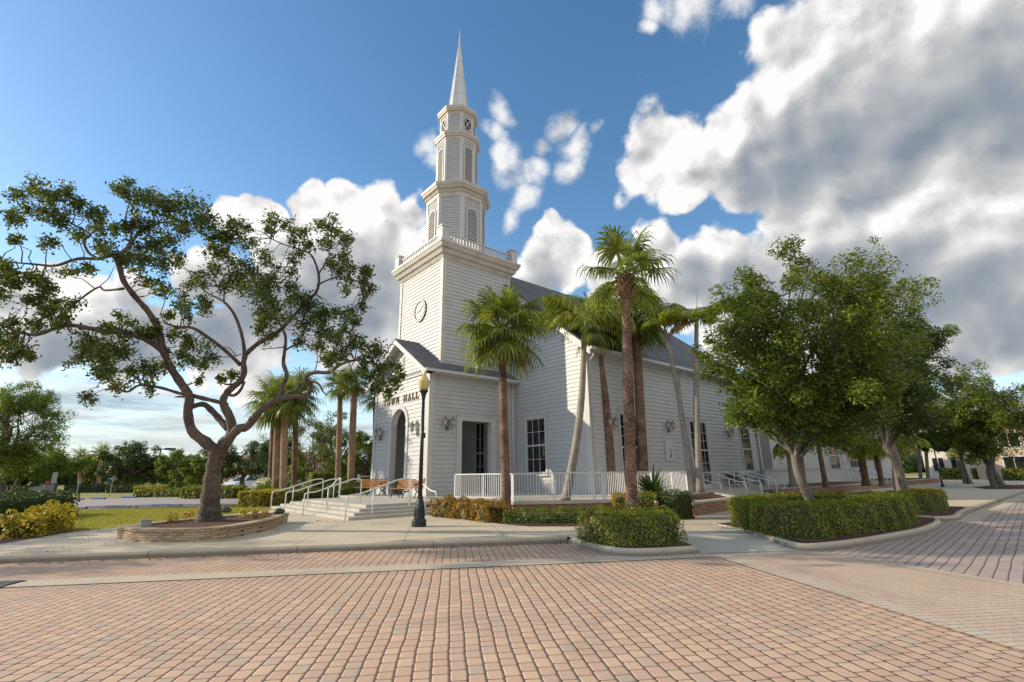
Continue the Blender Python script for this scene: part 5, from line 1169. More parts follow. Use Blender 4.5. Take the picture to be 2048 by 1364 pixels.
for tok in CL.split():
    x, y, r_ = map(float, tok.split(','))
    i = int(np.argmin((NQ[:, 0]-x)**2+(NQ[:, 1]-y)**2)); dn = wd_[i]-OD
    for rep in range(2):
        dd = dn+rng.normal(0, 0.45); cx_, cy_ = x+rng.normal(0, r_*0.28), y+rng.normal(0, r_*0.28)
        c = oz(cx_, cy_, dd); R0 = r_/2.435*(OD+dd)/F_PX
        j = int(np.argmin(((NP_-c)**2).sum(1))); q = limb(NP_[j], c, rng, 0.06, 4); wm.tube(q, list(np.linspace(0.016, 0.005, len(q))), 4, False)
        n_tw = 5
        for _ in range(n_tw):       # leafy twigs fanning out of the clump
            d = unit(rng.normal(0, 1, 3)+np.array([0, 0, 0.15])); e = c+d*R0*rng.uniform(0.4, 0.95); wm.tube([c, (c+e)/2+rng.normal(0, 0.03, 3), e], [0.006, 0.004, 0.002], 3, False)
            m = int(27*rng.uniform(0.7, 1.3)*max(0.6, (r_/60)**1.6)); t = rng.uniform(0.25, 1.05, m)[:, None]
            p = c+(e-c)*t+rng.normal(0, R0*0.16+0.02, (m, 3)); VL.append(leaf_quads(p, np.tile(np.array([[0, 0, 0.55]]), (m, 1))+rng.normal(0, 0.5, (m, 3)), 0.112, 0.50))
wm.build('trunk', M['oakbark'], oak, tuple(ob), True)
arr_mesh('crown', np.concatenate(VL), 4, M['oak'], oak, tuple(ob))

# --- palms
def fan_leaf(rs, az, el, Lp, Rb, nleaf=26):
    d = np.array([math.cos(az)*math.cos(el), math.sin(az)*math.cos(el), math.sin(el)]); side = np.array([-math.sin(az), math.cos(az), 0]); F = []
    p1 = d*Lp*0.55+np.array([0, 0, 0.03]); p2 = d*Lp+np.array([0, 0, -0.08*Lp*math.cos(el)])
    up = np.cross(side, d); axis = unit(p2-p1); tw = rs.normal(0, 0.25); s2 = side*math.cos(tw)+up*math.sin(tw); u2 = np.cross(s2, axis)
    for i in range(nleaf):
        a = (i/(nleaf-1)-0.5)*R_(255); st = p2-axis*Rb*0.06*abs(a)
        dd = axis*math.cos(a)+s2*math.sin(a)+u2*0.22*abs(math.sin(a)); dd = unit(dd); L = Rb*(1.0-0.28*abs(a)/2.2)*rs.uniform(0.88, 1.08)
        m1 = st+dd*L*0.5; bend = unit(dd+np.array([0, 0, -0.40-0.45*rs.random()])); m2 = m1+bend*L*0.28; bend2 = unit(bend+np.array([0, 0, -0.9-0.7*rs.random()])); tip = m2+bend2*L*0.27
        wv = unit(np.cross(dd, u2))*Rb*0.034
        F.append([st-wv*0.4, st+wv*0.4, m1+wv, m1-wv]); F.append([m1-wv, m1+wv, m2+wv*0.7, m2-wv*0.7]); F.append([m2-wv*0.7, m2+wv*0.7, tip+wv*0.06, tip-wv*0.06])
    return F, [np.zeros(3), p1, p2]
def trunk_tube(mb, base, top, r0, r1, rs, curve=(0, 0), rings=0.05, n=10):
    base = np.array(base, float); top = np.array(top, float); k = max(10, int(np.linalg.norm(top-base)/0.22)); P = []; rr = []
    for i in range(k+1):
        t = i/k; P.append(base+(top-base)*t+np.array([curve[0], curve[1], 0])*math.sin(PI*t)); q = r0+(r1-r0)*t
        if t < 0.08: q *= 1+0.35*(1-t/0.08)
        rr.append(q*(1+rings*(1 if i % 2 else -1)*rs.uniform(0.3, 1)))
    mb.tube(P, rr, n); return P
def sabal(name, base, top, r0, r1, R, label, seed, bark='palmbark', nl=30, group='fan palms by the town hall', curve=(0, 0), low=-0.75, boots=True, leafmat='palm', dead=0, nleaf=26, cat='palm tree'):
    rs = np.random.default_rng(seed); base = np.array(base, float); top = np.array(top, float); root = empty(name, tuple(base), label, cat, group); o3 = tuple(base)
    m = MB(); trunk_tube(m, base, top, r0, r1, rs, curve); m.build('trunk', M[bark], root, o3, True)
    F = []; pt = MB(); DF = []
    for i in range(nl+dead):
        az = i*2.39996+rs.normal(0, 0.2); f = i/max(1, nl-1); el = 1.45+(low-1.45)*min(1, f)**0.85+rs.normal(0, 0.1)
        Lp = R*0.52*rs.uniform(0.85, 1.12); isd = i >= nl
        if isd: el = low-0.45; Lp *= 0.7
        q, P = fan_leaf(rs, az, el, Lp, R*0.56*rs.uniform(0.9, 1.1), nleaf); o_ = top+np.array([math.cos(az), math.sin(az), 0])*r1*0.5+np.array([0, 0, 0.25*R*(1-f)*0.5])
        (DF if isd else F).extend([[v+o_ for v in qq] for qq in q]); pt.tube([p+o_ for p in P], [0.028*R, 0.02*R, 0.012*R], 4, False)
    pt.build('petioles', M['palmy'] if leafmat == 'palmy' else M['palm'], root, o3); arr_mesh('crown', np.array(F), 4, M[leafmat], root, o3)
    if DF: arr_mesh('dry_fronds', np.array(DF), 4, M['deadleaf'], root, o3)
    if boots:
        b = MB()
        for i in range(46):
            az = i*2.39996; t = i/46; z = -0.72*R*0.55+t*0.62*R*0.55; c = top+np.array([0, 0, z]); d = np.array([math.cos(az), math.sin(az), 0]); rr = r1*0.9
            b.tube([c+d*rr, c+d*(rr+0.05*R)+np.array([0, 0, 0.09*R]), c+d*(rr+0.10*R)+np.array([0, 0, 0.17*R])], [0.034*R, 0.03*R, 0.014*R], 4)
        b.build('leaf_bases', M['boot'], root, o3)
    return root
def frond(rs, az, el0, L, drop, nl=44, lw=0.034, ll=0.46):
    h = np.array([math.cos(az), math.sin(az), 0]); side = np.array([-math.sin(az), math.cos(az), 0]); P = [np.zeros(3)]; k = 12; e = el0
    for i in range(k): P.append(P[-1]+(h*math.cos(e)+np.array([0, 0, math.sin(e)]))*L/k); e -= drop/k*(0.5+i/k)
    F = []
    for i in range(nl):
        t = 0.14+0.86*i/(nl-1); x = t*k; j = min(int(x), k-1); p = P[j]+(P[j+1]-P[j])*(x-j); tg = unit(P[j+1]-P[j]); up = np.cross(side, tg)
        LL = L*ll*math.sin(PI*min(1, 0.12+0.9*t))**0.7*(1.0 if t < 0.8 else 1.25-0.9*(t-0.8)/0.2*0.7)*rs.uniform(0.85, 1.1)
        for s_ in (-1, 1):
            d = unit(side*s_*0.85+tg*0.55+up*rs.uniform(-0.05, 0.35)); m1 = p+d*LL*0.45; m2 = m1+unit(d+np.array([0, 0, -0.75]))*LL*0.35; tip = m2+unit(d*0.5+np.array([0, 0, -1.1]))*LL*0.25; wv = tg*L*lw*0.5
            F.append([p-wv*0.5, p+wv*0.5, m1+wv, m1-wv]); F.append([m1-wv, m1+wv, m2+wv*0.75, m2-wv*0.75]); F.append([m2-wv*0.75, m2+wv*0.75, tip+wv*0.08, tip-wv*0.08])
    return F, P
def feather_palm(name, base, top, r0, r1, L, label, seed, fronds, curve=(0, 0), shaft=0.9, group='feather palms by the town hall', bark='palmgrey', spear=1.6, cat='palm tree', dead=0):
    rs = np.random.default_rng(seed); base = np.array(base, float); top = np.array(top, float); root = empty(name, tuple(base), label, cat, group); o3 = tuple(base)
    m = MB(); P = trunk_tube(m, base, top, r0, r1, rs, curve, 0.03); m.build('trunk', M[bark], root, o3, True)
    dr = unit(np.array(P[-1])-np.array(P[-3])); c = top+dr*shaft
    if shaft > 0.1: m = MB(); m.tube([top-dr*0.02, top+dr*shaft*0.25, top+dr*shaft*0.7, c], [r1*1.08, r1*1.16, r1*0.9, r1*0.5], 10); m.build('crownshaft', M['shaft'], root, o3, True)
    F = []; DF = []; pt = MB()
    for i, (az, el, sc, dp) in enumerate(fronds):
        q, Pp = frond(rs, az, el, L*sc, dp); (DF if i >= len(fronds)-dead else F).extend([[v+c for v in qq] for qq in q]); pt.tube([p+c for p in Pp], list(np.linspace(0.026, 0.006, len(Pp))), 4, False)
    pt.build('petioles', M['palmy'], root, o3); arr_mesh('crown', np.array(F), 4, M['palmy'], root, o3)
    if DF: arr_mesh('dry_fronds', np.array(DF), 4, M['deadleaf'], root, o3)
    if spear: m = MB(); m.tube([c, c+dr*spear*0.5, c+dr*spear], [0.022, 0.014, 0.004], 5); m.build('spear_leaf', M['palmy'], root, o3)
    return root
def top_of(base, x, y, dd=0.0): b = UP(base, x, y); return b+np.array([math.cos(YAW), math.sin(YAW), 0])*dd
def rpx(base, w_): return 0.78*w_*depth(base)/F_PX/2
b1 = G(1013, 1034); sabal('fan_palm', b1, top_of(b1, 1003, 668), rpx(b1, 25), rpx(b1, 21), 2.15, 'fan palm with a straight brown trunk and round crown, nearest the tower', 11, nl=34, low=-0.85)
bT = G(1265, 1064, 0.02); sabal('fan_palm', bT, top_of(bT, 1250, 556), rpx(bT, 33), rpx(bT, 25), 1.66, 'tallest fan palm rising out of the clipped hedge island', 12, nl=15, low=-0.35, nleaf=26)
b3 = G(1224, 1004, 0.0); sabal('fan_palm', b3, top_of(b3, 1188, 655), rpx(b3, 29), rpx(b3, 23), 2.2, 'leaning fan palm with a reddish trunk beside the building corner', 13, nl=34, low=-0.95, curve=(0.12, -0.1), dead=3)
b4 = G(1289, 985, 0.42); sabal('fan_palm', b4, top_of(b4, 1271, 640), rpx(b4, 27), rpx(b4, 22), 2.4, 'fan palm standing directly behind the tallest palm trunk', 14, nl=32, low=-0.8)
def towards(a): return YAW-PI/2+a          # azimuth measured from the picture's right
FR2 = [(towards(PI*0.98), 0.62, 1.08, 2.0), (towards(PI*0.80), 0.95, 0.9, 1.6), (towards(PI*0.60), 1.25, 0.95, 1.1), (towards(0.25), 0.95, 0.95, 1.9), (towards(-0.2), 0.6, 0.9, 2.2), (towards(-PI*0.55), 0.5, 0.8, 2.4), (towards(PI*0.45), 1.0, 0.95, 1.5), (towards(-PI*0.8), 0.5, 0.85, 2.2), (towards(0.6), 1.3, 1.0, 0.9), (towards(PI*1.05), 1.1, 0.85, 1.5)]
b2 = G(1126, 1022, 0.0); feather_palm('feather_palm', b2, top_of(b2, 1168, 690), rpx(b2, 25), rpx(b2, 15), 2.95, 'leaning feather palm with smooth grey trunk and yellow crownshaft by the deck railing', 21, FR2, curve=(0.16, -0.13), shaft=1.0, spear=2.2)
FR6 = [(towards(0.15), 1.05, 0.95, 1.7), (towards(PI*0.9), 1.0, 0.8, 1.9), (towards(PI*0.35), 1.3, 1.0, 1.1), (towards(-PI*0.5), 0.9, 0.8, 1.8), (towards(-0.7), 0.8, 0.85, 2.0), (towards(PI*1.15), 0.7, 0.75, 2.2), (towards(PI*0.7), 1.35, 0.95, 0.9), (towards(0.8), 1.15, 0.8, 1.4)]
b6 = G(1384, 986, 0.44); feather_palm('feather_palm', b6, top_of(b6, 1333, 672), rpx(b6, 19), rpx(b6, 10), 2.3, 'slim feather palm leaning left with a ringed pale trunk, left one of a pair', 22, FR6, curve=(0.1, -0.08), shaft=0.45, spear=0)
FR7 = [(towards(0.08), 1.0, 1.15, 1.75), (towards(PI*0.97), 0.95, 0.85, 1.9), (towards(0.5), 0.8, 0.7, 2.0), (towards(PI*0.75), 1.25, 0.75, 1.2), (towards(-PI*0.5), 0.8, 0.7, 2.0), (towards(PI*0.5), 1.2, 0.7, 1.3), (towards(PI*1.1), 0.1, 0.75, 1.6)]
b7 = G(1399, 986, 0.44); feather_palm('feather_palm', b7, top_of(b7, 1393, 655), rpx(b7, 21), rpx(b7, 11), 2.7, 'slim upright feather palm with pale trunk and spear leaf, right one of a pair', 23, FR7, curve=(-0.05, 0.05), shaft=0.3, spear=2.3, dead=1)
# planting by the wing
for i, (x, y, tx, ty, w_, lab) in enumerate(((1587, 975, 1566, 800, 17, 'pale palm trunk by the wing, left of the street tree'), (1606, 974, 1586, 790, 19, 'pale palm trunk by the wing, just behind the street tree'), (1733, 972, 1703, 800, 17, 'dark palm trunk before the wing windows'))):
    bb = G(x, y, 0.42); sabal('fan_palm', bb, top_of(bb, tx, ty), rpx(bb, w_), rpx(bb, w_*0.85), 2.4, lab, 40+i, bark='palmgrey' if i < 2 else 'palmbark', nl=20, low=-0.6)
for i, (x, y, h_, L_, lab) in enumerate(((1652, 975, 2.6, 3.0, 'arching feather palm in front of the wing door'), (1765, 972, 2.2, 3.0, 'bushy dwarf feather palm at the far end of the wing'))):
    bb = G(x, y, 0.42); rs = np.random.default_rng(60+i)
    feather_palm('feather_palm', bb, bb+np.array([0, 0, h_]), 0.16, 0.13, L_, lab, 60+i, [(a*2.4, rs.uniform(0.4, 1.3), rs.uniform(0.8, 1.1), 2.0) for a in range(14)], shaft=0.0, spear=0, bark='palmbark')

# --- street trees on the right
T1 = G(1640, 1056, 0.02); T1 = T1*(15.9/T1[0]); T1[2] = 0.02
def crown_px(T, xc, yt, yb, hw):
    """crown ellipsoid that fills the given outline at the tree's own distance"""
    c = UP(T, xc, (yt+yb)/2); zt, zb = UP(T, xc, yt)[2], UP(T, xc, yb)[2]; c[2] = (zt+zb)/2; k = math.cos(math.atan((xc-1024)/F_PX))
    return c, (hw*depth(c)/F_PX*k*0.96,)*2+((zt-zb)/2*0.97,)
fkz = UP(T1, 1612, 905)[2]; c_, r_ = crown_px(T1, 1600, 492, 885, 222)
broad_tree('street_tree', T1, 0, r_, fkz, 0.135, 'large leafy street tree with pale forked trunk inside the long clipped hedge', M['tree'], M['greybark'], 31, nl=14, nsub=12, leaf=0.115, per=150, blob=0.46, group='street trees', lean=(-0.15, 0.30), upright=0.8, center=c_)
T2 = np.array([*(G(1834, 1020, 0.02)[:2]), 0.02]); T2 *= 22.9/T2[0]; T2[2] = 0.02
fkz = UP(T2, 1797, 890)[2]; c_, r_ = crown_px(T2, 1800, 630, 868, 128)
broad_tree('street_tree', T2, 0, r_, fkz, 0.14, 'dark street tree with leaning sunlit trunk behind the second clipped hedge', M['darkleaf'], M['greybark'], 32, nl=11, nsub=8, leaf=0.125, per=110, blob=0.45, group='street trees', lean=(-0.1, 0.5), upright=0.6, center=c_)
T2b = G(1800, 1000, 0.0); T2b = T2b*(30.0/T2b[0]); T2b[2] = 0.0; c_, r_ = crown_px(T2b, 1752, 500, 850, 150)
broad_tree('street_tree', T2b, 0, r_, 3.1, 0.2, 'tall street tree whose crown shows between the two front ones', M['tree'], M['greybark'], 33, nl=13, nsub=10, leaf=0.15, per=130, blob=0.58, group='street trees', upright=0.9, center=c_)
T3 = G(1990, 974, 0.0)
broad_tree('street_tree', T3, 0, (4.3, 4.3, 3.5), 3.2, 0.21, 'twin trunked street tree on the far round island at the right edge', M['tree'], M['greybark'], 34, nl=8, nsub=7, leaf=0.20, per=120, blob=0.75, group='street trees', stems=2, upright=0.7)
T4 = G(1936, 967, 0.0)
broad_tree('street_tree', T4, 0, (3.6, 3.6, 2.4), 3.0, 0.30, 'small bright street tree with pale trunk across the far road', M['fresh'], M['greybark'], 35, nl=8, nsub=6, leaf=0.22, per=100, blob=0.8, group='street trees')
for i, (x, lab) in enumerate(((1842, 'thin bare palm trunk before the cream building, left one'), (1857, 'thin bare palm trunk before the cream building, right one'))):
    bb = G(x, 966); sabal('fan_palm', bb, top_of(bb, x-13, 800), rpx(bb, 8), rpx(bb, 7), 2.4, lab, 50+i, nl=16, low=-0.6, nleaf=16, bark='palmgrey', group='palms across the road')
sheet('mulch_bed', [tuple(G(x, y)[:2]) for x, y in ((1945, 975), (1975, 978.5), (2060, 978), (2060, 970), (1990, 970))], 0.01, M['mulch'])

# --- clipped hedges and shrubs
def hedge(name, path, w_, h, z0, label, mat, dens=520, leaf=0.055, closed=False, group=None, lump=0.05, core=True, bloom=None, cat='hedge', seed=0, rnd=0.12):
    rs = np.random.default_rng(100+seed); P = [np.array(p[:2], float) for p in path]
    for _ in range(3):                                   # round the corners
        Q = [] if closed else [P[0]]
        for i in range(len(P) if closed else len(P)-1): a, b_ = P[i], P[(i+1) % len(P)]; Q += [a*0.75+b_*0.25, a*0.25+b_*0.75]
        P = Q if closed else Q+[P[-1]]
    P = P+[P[0]] if closed else P; VN = []
    for i in range(len(P)):
        a = P[i]-P[i-1] if i else (P[-1]-P[-2] if closed else P[1]-P[0]); b_ = P[i+1]-P[i] if i < len(P)-1 else (P[1]-P[0] if closed else a)
        t = unit(unit(a)+unit(b_)); VN.append(np.array([-t[1], t[0]]))
    o3 = (*P[0], z0); root = empty(name, o3, label, cat, group)
    seg = [np.linalg.norm(b_-a) for a, b_ in zip(P[:-1], P[1:])]; L_ = sum(seg); per = w_+2*h; n = int(dens*(1.0+4*max(0, lump-0.05))*(L_+(0 if closed else w_))*per)
    def at(t):
        for k_, l_ in enumerate(seg):
            if t <= l_ or k_ == len(seg)-1:
                f_ = min(1.0, t/l_); nv = unit(VN[k_]*(1-f_)+VN[k_+1]*f_); return P[k_]+(P[k_+1]-P[k_])*f_, np.array([nv[1], -nv[0]])
            t -= l_
    ci = 0.07+max(0, lump-0.05)*1.3
    if core:
        m = MB()
        pr = [(-w_/2+ci, 0), (-w_/2+ci, h-0.10-ci), (-w_/2+0.10+ci, h-ci), (w_/2-0.10-ci, h-ci), (w_/2-ci, h-0.10-ci), (w_/2-ci, 0)]
        rings = []
        for i in range(len(P)):
            nr = VN[i]; a = b_ = np.array([nr[1], -nr[0]])
            e = np.zeros(2) if closed else (b_*0.07 if i == 0 else (-a*0.07 if i == len(P)-1 else np.zeros(2)))
            rings.append([(*(P[i]+e+nr*d), z0+z) for d, z in pr])
        m.loft(rings, cap=not closed); m.build('twigs', M['soil'], root, o3)
    C = np.zeros((n, 3)); N = np.zeros((n, 3))
    for i in range(n):
        if not closed and rs.random() < w_/(L_+w_):          # the two ends
            e = rs.random() < 0.5; p, d = at(0.0 if e else L_); nx = np.array([-d[1], d[0]]); sgn = -1 if e else 1
            C[i] = (*(p+nx*rs.uniform(-w_/2, w_/2)+d*sgn*0.0), z0+rs.uniform(0, h)); N[i] = (*(d*sgn), 0.2); continue
        p, d = at(rs.uniform(0, L_)); nx = np.array([-d[1], d[0]]); s_ = rs.uniform(0, per)
        if s_ < h: q, z, nn = -w_/2, s_, (*(-nx), 0.25)
        elif s_ < h+w_: q, z, nn = s_-h-w_/2, h, (0, 0, 1)
        else: q, z, nn = w_/2, per-s_, (*nx, 0.25)
        if z > h-rnd and abs(q) > w_/2-rnd:                  # rounded shoulders
            dz, dq = z-(h-rnd), abs(q)-(w_/2-rnd); l_ = max(rnd, math.hypot(dz, dq)); z = h-rnd+dz/l_*rnd; q = math.copysign(w_/2-rnd+dq/l_*rnd, q)
        C[i] = (*(p+nx*q), z0+z); N[i] = nn
    lum = np.sin(C[:, 0]*7.1+C[:, 2]*5)*np.sin(C[:, 1]*6.3+1.7*C[:, 2])
    C += unit(N)*(lum*lump+rs.normal(0, 0.022, n)-0.01)[:, None]
    arr_mesh('foliage', leaf_quads(C, N, leaf, 0.55, rs), 4, mat, root, o3)
    if bloom:
        k = rs.choice(n, bloom[1], replace=False); k = k[bloom[2](C[k])] if len(bloom) > 2 else k
        if len(k): arr_mesh('blossoms', leaf_quads(C[k]+unit(N[k])*0.03, N[k], leaf*1.1, 0.8, rs), 4, M[bloom[0]], root, o3)
    return root
hedge('hedge', [(8.85, 7.75), (8.85, 6.75), (9.7, 6.25), (10.15, 6.9), (9.7, 7.9)], 0.78, 0.66, 0.02, 'rounded clipped hedge round the foot of the tallest palm', M['hedge'], closed=True, leaf=0.06, dens=880, bloom=('bloom', 60, lambda c: c[:, 1] > 7.3), seed=1, lump=0.085, rnd=0.33)
hedge('hedge', [(14.0, 6.75), (13.2, 5.7), (12.25, 4.75), (13.4, 4.45), (15.0, 4.1), (17.2, 3.9), (18.9, 4.2), (18.9, 5.6), (18.2, 6.6), (15.9, 7.0)], 0.8, 0.72, 0.02, 'long boxy clipped hedge round the large street tree', M['hedge'], closed=True, leaf=0.062, dens=800, bloom=('bloom', 110, lambda c: (c[:, 0] < 13.9) & (c[:, 2] < 0.62)), seed=2)
hedge('hedge', [(21.4, 5.6), (21.3, 4.6), (24.2, 4.25), (25.6, 4.9)], 0.95, 0.66, 0.02, 'second boxy hedge with orange flowers on its right end', M['hedge'], leaf=0.07, dens=620, bloom=('bloom', 420, lambda c: (c[:, 0] > 23.4) & (c[:, 2] > 0.6)), seed=3)
def gp(x, y, z=0.0): return tuple(G(x, y, z)[:2])
def off(p, d): return (p[0]+math.cos(YAW)*d, p[1]+math.sin(YAW)*d)
hedge('shrub', [off(gp(880, 1033), 0.5), off(gp(912, 1036), 0.5)], 1.0, 0.62, 0.0, 'copper leaved shrub at the foot of the right hand step rail', M['croton'], leaf=0.08, dens=380, lump=0.14, group='copper shrubs before the deck', cat='shrub', seed=4, rnd=0.28)
hedge('shrub', [off(gp(920, 1038), 0.5), off(gp(952, 1041), 0.5)], 0.95, 0.60, 0.0, 'copper leaved shrub in the middle of the row before the railing', M['croton'], leaf=0.08, dens=380, lump=0.14, group='copper shrubs before the deck', cat='shrub', seed=5, rnd=0.28)
hedge('shrub', [off(gp(962, 1043), 0.5), off(gp(992, 1047), 0.5)], 0.95, 0.62, 0.0, 'copper leaved shrub nearest the straight fan palm trunk', M['croton'], leaf=0.08, dens=380, lump=0.14, group='copper shrubs before the deck', cat='shrub', seed=6, rnd=0.28)
hedge('shrub', [off(gp(1018, 1047), 0.5), off(gp(1100, 1049), 0.6), off(gp(1175, 1047), 0.7)], 1.25, 0.36, 0.0, 'low spreading green shrub bed under the leaning grey palm', M['tree'], leaf=0.065, dens=480, lump=0.10, cat='shrub', seed=7)
hedge('shrub', [off(gp(1238, 1040), 0.5), off(gp(1318, 1040), 0.5)], 0.95, 0.80, 0.0, 'clipped shrub with orange blossoms behind the tallest palm', M['hedge'], leaf=0.06, dens=460, bloom=('bloom', 170), cat='shrub', seed=8, lump=0.08)
hedge('shrub', [off(gp(1343, 1041), 0.45), off(gp(1380, 1038), 0.45)], 0.9, 0.86, 0.0, 'dark clipped shrub against the corner of the brick planter', M['darkleaf'], leaf=0.06, dens=460, cat='shrub', seed=9, lump=0.08)
def spiky(name, base, r, n, label, mat, seed):
    rs = np.random.default_rng(seed); root = empty(name, tuple(base), label, 'shrub'); F = []
    for i in range(n):
        az = rs.uniform(0, 2*PI); el = rs.uniform(0.15, 1.35); d = np.array([math.cos(az)*math.cos(el), math.sin(az)*math.cos(el), math.sin(el)]); L = r*rs.uniform(0.7, 1.1)
        s_ = unit(np.cross(d, [0, 0, 1]))*r*0.035; a = d*0.05; m1 = d*L*0.6; tip = m1+unit(d+np.array([0, 0, -0.35]))*L*0.45; b_ = np.array(base)
        F.append([b_+a-s_*0.6, b_+a+s_*0.6, b_+m1+s_, b_+m1-s_]); F.append([b_+m1-s_, b_+m1+s_, b_+tip+s_*0.08, b_+tip-s_*0.08])
    arr_mesh('blades', np.array(F), 4, mat, root, tuple(base)); return root
spiky('yucca_plant', (18.4, 12.5, 0.42), 1.35, 130, 'dark spiky plant between the palm trunks in the brick planter', M['darkleaf'], 5)
for i, (x, y, sz) in enumerate(((338, 1045, 0.22), (372, 1037, 0.20), (482, 1035, 0.26), (505, 1036, 0.24), (524, 1038, 0.24))):
    A = G(x, y, 0.27); hedge('shrub', [A[:2], A[:2]+np.array([sz*0.5, -sz*0.3])], sz*1.5, sz, 0.26, ('small coppery seedling shrub left in the stone planter', 'small coppery shrub close left of the oak trunk', 'small golden shrub close right of the oak trunk', 'small coppery shrub between the oak and the dome light', 'small coppery shrub touching the dome light')[i], M['croton'] if i != 2 else M['gold'], leaf=0.07, dens=420, core=False, group='small shrubs in the stone planter', cat='shrub', seed=20+i, lump=0.06)
# left side hedges
hedge('hedge', [gp(-60, 1052), gp(20, 1040), gp(112, 1030)], 1.5, 0.98, 0.0, 'dark green hedge at the left edge before the utility cabinets', M['darkleaf'], leaf=0.1, dens=210, seed=30, lump=0.12)
hedge('shrub', [off(gp(-40, 1082), 0.5), off(gp(40, 1075), 0.5)], 1.0, 0.60, 0.0, 'golden yellow shrub at the left edge of the lawn', M['gold'], leaf=0.10, dens=260, seed=31, lump=0.16, cat='shrub', rnd=0.3, group='golden shrubs by the left lawn')
hedge('shrub', [off(gp(50, 1071), 0.5), off(gp(76, 1064), 0.5)], 0.9, 0.74, 0.0, 'golden yellow shrub mixed with green, nearest the lawn', M['gold'], leaf=0.10, dens=240, seed=32, lump=0.18, cat='shrub', rnd=0.35, group='golden shrubs by the left lawn')
hedge('hedge', [off(gp(482, 1017), 0.6), off(gp(545, 1011), 0.9)], 1.3, 0.82, 0.0, 'bright golden clipped hedge left of the front steps', M['gold'], leaf=0.10, dens=260, seed=33)
hedge('hedge', [off(gp(549, 1012), 1.0), off(gp(612, 1004), 1.5)], 1.2, 0.75, 0.0, 'green clipped hedge beside the golden one behind the step rails', M['hedge'], leaf=0.10, dens=230, seed=34)
hedge('hedge', [gp(614, 999), gp(662, 997)], 1.4, 1.75, 0.0, 'tall square dark green hedge behind the step rails', M['hedge'], leaf=0.11, dens=200, seed=35)
hedge('hedge', [gp(670, 1003), gp(735, 999)], 1.5, 1.0, 0.0, 'loose green shrub row left of the porch', M['tree'], leaf=0.11, dens=190, seed=36, lump=0.2)
for i, (a, b_, y, h, mt, lab) in enumerate(((283, 370, 993.5, 0.62, 'hedge', 'low clipped hedge across the parking lot, left of the oak'), (376, 478, 997, 0.85, 'hedge', 'low clipped hedge on the lot island behind the oak trunk'), (140, 218, 985, 0.9, 'darkleaf', 'dark hedge under the trees beyond the lot'), (222, 275, 985.5, 0.95, 'darkleaf', 'dark hedge under the big dark tree beyond the lot'), (277, 332, 985, 0.75, 'gold', 'sunlit yellow hedge beside the parking lot lamp'), (-30, 62, 988, 0.85, 'darkleaf', 'dark hedge at the far left beyond the lot'), (335, 470, 982, 0.9, 'darkleaf', 'dark hedge behind the lot near the parked car'))):
    hedge('hedge', [gp(a, y), gp((a+b_)/2, y-0.3), gp(b_, y-0.6)], 1.6, h, 0.0, lab, M[mt], leaf=0.2, dens=60, group='hedges beyond the parking lot', seed=40+i, lump=0.12)
for i, (a, b_, y, h, lab) in enumerate(((1885, 1925, 959, 1.3, 'clipped hedge across the far road by the cream building'), (1950, 1990, 958, 1.3, 'clipped hedge across the far road before the tan building'), (2010, 2070, 961, 1.2, 'clipped hedge across the far road at the right edge'))):
    hedge('hedge', [gp(a, y), gp(b_, y)], 1.6, h, 0.0, lab, M['hedge'], leaf=0.24, dens=45, group='hedges across the far road', seed=50+i, lump=0.15)

broad_tree('street_tree', (-9.2, 24.2, 0.0), 0, (3.0, 3.0, 2.6), 3.3, 0.15, 'street tree on the lawn just outside the left edge, shading the walk', M['tree'], M['greybark'], 36, nl=8, nsub=6, leaf=0.13, per=60, blob=0.5, group='street trees')
# fallen leaves on beds and kerbs
P = []; N = []
for (x0, y0, x1, y1, n, z) in ((8.6, 6.2, 10.4, 8.2, 160, 0.045), (11.8, 3.7, 19.5, 6.8, 260, 0.045), (10.6, 12.5, 16.5, 16.8, 260, 0.03), (-1.0, 15.0, 9.5, 18.5, 150, 0.006), (9.5, 9.5, 24.0, 12.0, 140, 0.006), (-3.0, 12.2, 9.0, 9.3, 0, 0)):
    for _ in range(n): P.append((rng.uniform(x0, x1), rng.uniform(y0, y1), z+rng.uniform(0, 0.01))); N.append((rng.normal(0, 0.2), rng.normal(0, 0.2), 1))
for _ in range(230):
    t = rng.uniform(-9, 3); q = SD*t+ND*(12.02-abs(rng.normal(0, 0.12))); P.append((q[0], q[1], -0.112)); N.append((0, 0, 1))
P = np.array(P); ok = np.array([True]*len(P))
litter = arr_mesh('leaf_litter', leaf_quads(P, np.array(N), 0.055, 0.6), 4, M['deadleaf']); tag(litter, 'scattered dry brown leaves on the beds and along the kerb', 'leaf litter', None, 'stuff')
# ------------------------------------------------------------------ background left
def bg(x, y): return G(x, y)
def bgtree(x, yb, ytop, hw, label, mat, seed, fresh=1.0, trunkw=10, low=0.3, **kw):
    b_ = G(x, yb); d = depth(b_); t_ = UP(b_, x, ytop)[2]; r_ = hw*d/F_PX*0.95; fk = t_*low
    return broad_tree('broadleaf_tree', b_, 0, (r_, r_, (t_-fk)*0.56), fk, trunkw*d/F_PX/2, label, mat, M['greybark'] if kw.pop('pale', False) else M['oakbark'], seed, leaf=kw.pop('leaf', d*0.0042), per=kw.pop('per', 105), blob=r_*0.22, nl=kw.pop('nl', 8), nsub=kw.pop('nsub', 5), **kw)
GT = 'trees beyond the parking lot'
bgtree(-14, 1016, 745, 84, 'bright leafy tree at the left edge reaching over the hedge', M['fresh'], 201, low=0.36, nl=11, nsub=8, per=120, leaf=0.13)
bgtree(103, 985, 896, 62, 'bright green tree with a leaning trunk behind the grey sign', M['fresh'], 202, group=GT, low=0.45)
bgtree(30, 986, 885, 60, 'green tree behind the left edge tree', M['tree'], 203, group=GT, low=0.4)
